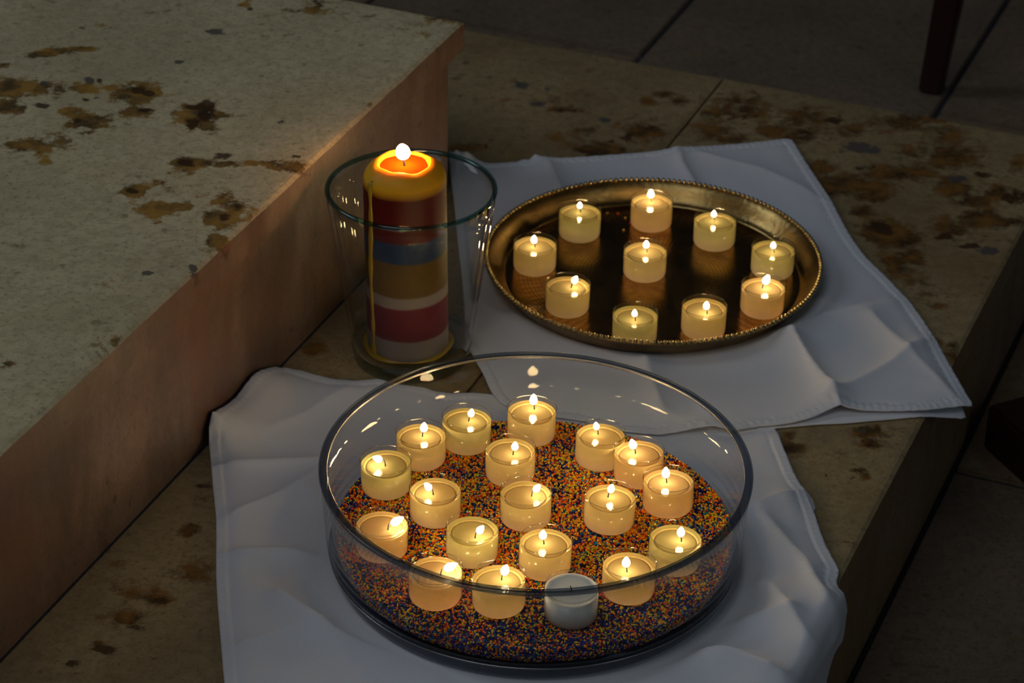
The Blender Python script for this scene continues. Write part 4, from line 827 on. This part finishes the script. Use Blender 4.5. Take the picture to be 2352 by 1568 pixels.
# yellow drip running down the left side, with its foot
M_DRIP = m_wax('yellow_drip_wax', (0.40, 0.24, 0.012), (0.40, 0.24, 0.012), (0.40, 0.24, 0.012), 0.5, 0.003, (1, 0.5, 0.1), 0, 1, 0.3)
V = []; F = []; n = 46; sg = 10; rr = random.Random(3)
ang0 = math.radians(217)
for i in range(n):
    t = i / (n - 1); z = (PT - 0.002) * (1 - t) + 0.0008
    ang = ang0 + 0.03 * math.sin(t * 9) - 0.05 * t
    rad = (0.00125 + 0.0007 * math.exp(-((t - 0.3) / 0.04) ** 2) + 0.0008 * math.exp(-((t - 0.45) / 0.05) ** 2) + 0.0003 * math.sin(t * 40)) * (0.5 if i == 0 else 1) + 0.0012 * max(0, t - 0.93) / 0.07
    cr_ = PR + 0.0001 - (0.0025 if i == 0 else 0)
    cx, cy = cr_ * math.cos(ang), cr_ * math.sin(ang); tx, ty = -math.sin(ang), math.cos(ang); nx, ny = math.cos(ang), math.sin(ang)
    for k in range(sg):
        a = 2 * PI * k / sg
        V.append((cx + tx * rad * 1.75 * math.cos(a) + nx * rad * 0.8 * math.sin(a), cy + ty * rad * 1.75 * math.cos(a) + ny * rad * 0.8 * math.sin(a), z))
for i in range(n - 1):
    for k in range(sg): F.append((i * sg + k, i * sg + (k + 1) % sg, (i + 1) * sg + (k + 1) % sg, (i + 1) * sg + k))
F += [tuple(range(sg))[::-1], tuple(range((n - 1) * sg, n * sg))]
d_ = obj('wax_drip', V, F, M_DRIP, pill, smooth=True); d_['label'] = 'yellow wax drip down the left side'
# set puddle of yellow wax round the foot
pud = []
V = []; F = []; n = 72
for k in range(n):
    a = 2 * PI * k / n; ro = 0.0360 + 0.0018 * math.sin(2 * a + 1) + 0.001 * math.sin(5 * a)
    for r_, z_ in ((0.0315, 0.0), (0.0315, 0.0024), (ro - 0.003, 0.0022), (ro, 0.0010), (ro, 0.0002)): V.append((r_ * math.cos(a), r_ * math.sin(a), z_))
for k in range(n):
    for j in range(5): F.append((k * 5 + j, k * 5 + (j + 1) % 5, ((k + 1) % n) * 5 + (j + 1) % 5, ((k + 1) % n) * 5 + j))
pd = obj('wax_puddle', V, F, M_DRIP, pill, smooth=True); pd['label'] = 'yellow set wax round the foot'; pd.rotation_euler = (0, math.radians(0.9), 0)
bm = bmesh.new(); bm.from_mesh(pd.data); bmesh.ops.recalc_face_normals(bm, faces=bm.faces); bm.to_mesh(pd.data); bm.free()

# ------------------------------------------------------------------ dark furniture at the right
chair = empty('wooden_chair', W(2.677, -0.570, -HL), 'dark red wooden chair, only a tapered leg showing at the top right', 'chair')
def keep_obj(name, bm, root, material=M_WOOD):
    bmesh.ops.recalc_face_normals(bm, faces=bm.faces)
    bmesh.ops.bevel(bm, geom=bm.edges[:], offset=0.003, segments=2, affect='EDGES', clamp_overlap=True)
    me = bpy.data.meshes.new(name); bm.to_mesh(me); bm.free(); me.materials.append(material)
    o = bpy.data.objects.new(name, me); COL.objects.link(o); o.parent = root; return o
def leg_bm(x0, y0, x1, y1, w0, w1, h, rot):
    bm = bmesh.new(); vs = []
    for (x, y, z, w_) in ((x0, y0, 0.0005, w0), (x1, y1, h, w1)):
        for dx, dy in ((-1, -1), (1, -1), (1, 1), (-1, 1)):
            px = dx * w_ / 2; py = dy * w_ * 0.42
            vs.append(bm.verts.new((x + px * math.cos(rot) - py * math.sin(rot), y + px * math.sin(rot) + py * math.cos(rot), z)))
    for f_ in ((3, 2, 1, 0), (4, 5, 6, 7), (0, 1, 5, 4), (1, 2, 6, 5), (2, 3, 7, 6), (3, 0, 4, 7)): bm.faces.new([vs[i] for i in f_])
    return bm
ex, ey = 0.40, -0.16      # seat direction away from the steps
px_, py_ = 0.16, 0.40
tops = []
for i, (bx, by) in enumerate(((0, 0), (ex, ey), (px_, py_), (ex + px_, ey + py_))):
    tx = bx + (0.035 if i % 2 == 0 else -0.035); ty = by
    tops.append((tx, ty))
    keep_obj('leg', leg_bm(bx, by, tx, ty, 0.026, 0.042, 0.43, -0.38), chair)
bm = bmesh.new()
cx_ = (ex + px_) / 2; cy_ = (ey + py_) / 2
box_mesh(bm, (cx_, cy_, 0.445), (0.46, 0.46, 0.025), Matrix.Rotation(-0.38, 3, 'Z')); keep_obj('seat', bm, chair)
bm = bmesh.new()
box_mesh(bm, (ex * 1.0 + px_ / 2, ey + py_ / 2, 0.72), (0.02, 0.40, 0.50), Matrix.Rotation(-0.38, 3, 'Z')); keep_obj('backrest', bm, chair)

blk = empty('kneeler', W(1.973, -0.3385, -HL), 'dark wooden kneeler runner on the floor at the right edge', 'kneeler')
# runner: its near-left top corner sits at the empty; long side heads right and towards the viewer
bw = Vector(W(1.9337 - 1.973, -0.2965 + 0.3385)).normalized(); bd = Vector(W(2.0030 - 1.973, -0.3125 + 0.3385)).normalized()
def runner(z0, z1, l, d, inset=0.0):
    bm = bmesh.new(); vs = []
    for z_ in (z0, z1):
        for s_, t_ in ((inset, inset), (l, inset), (l, d), (inset, d)):
            q = bw * s_ + bd * t_; vs.append(bm.verts.new((q.x, q.y, z_)))
    for f_ in ((3, 2, 1, 0), (4, 5, 6, 7), (0, 1, 5, 4), (1, 2, 6, 5), (2, 3, 7, 6), (3, 0, 4, 7)): bm.faces.new([vs[i] for i in f_])
    return bm
keep_obj('runner', runner(0.0005, 0.045, 0.42, 0.09), blk)
keep_obj('upright', runner(0.0455, 0.20, 0.42, 0.07, 0.30), blk)
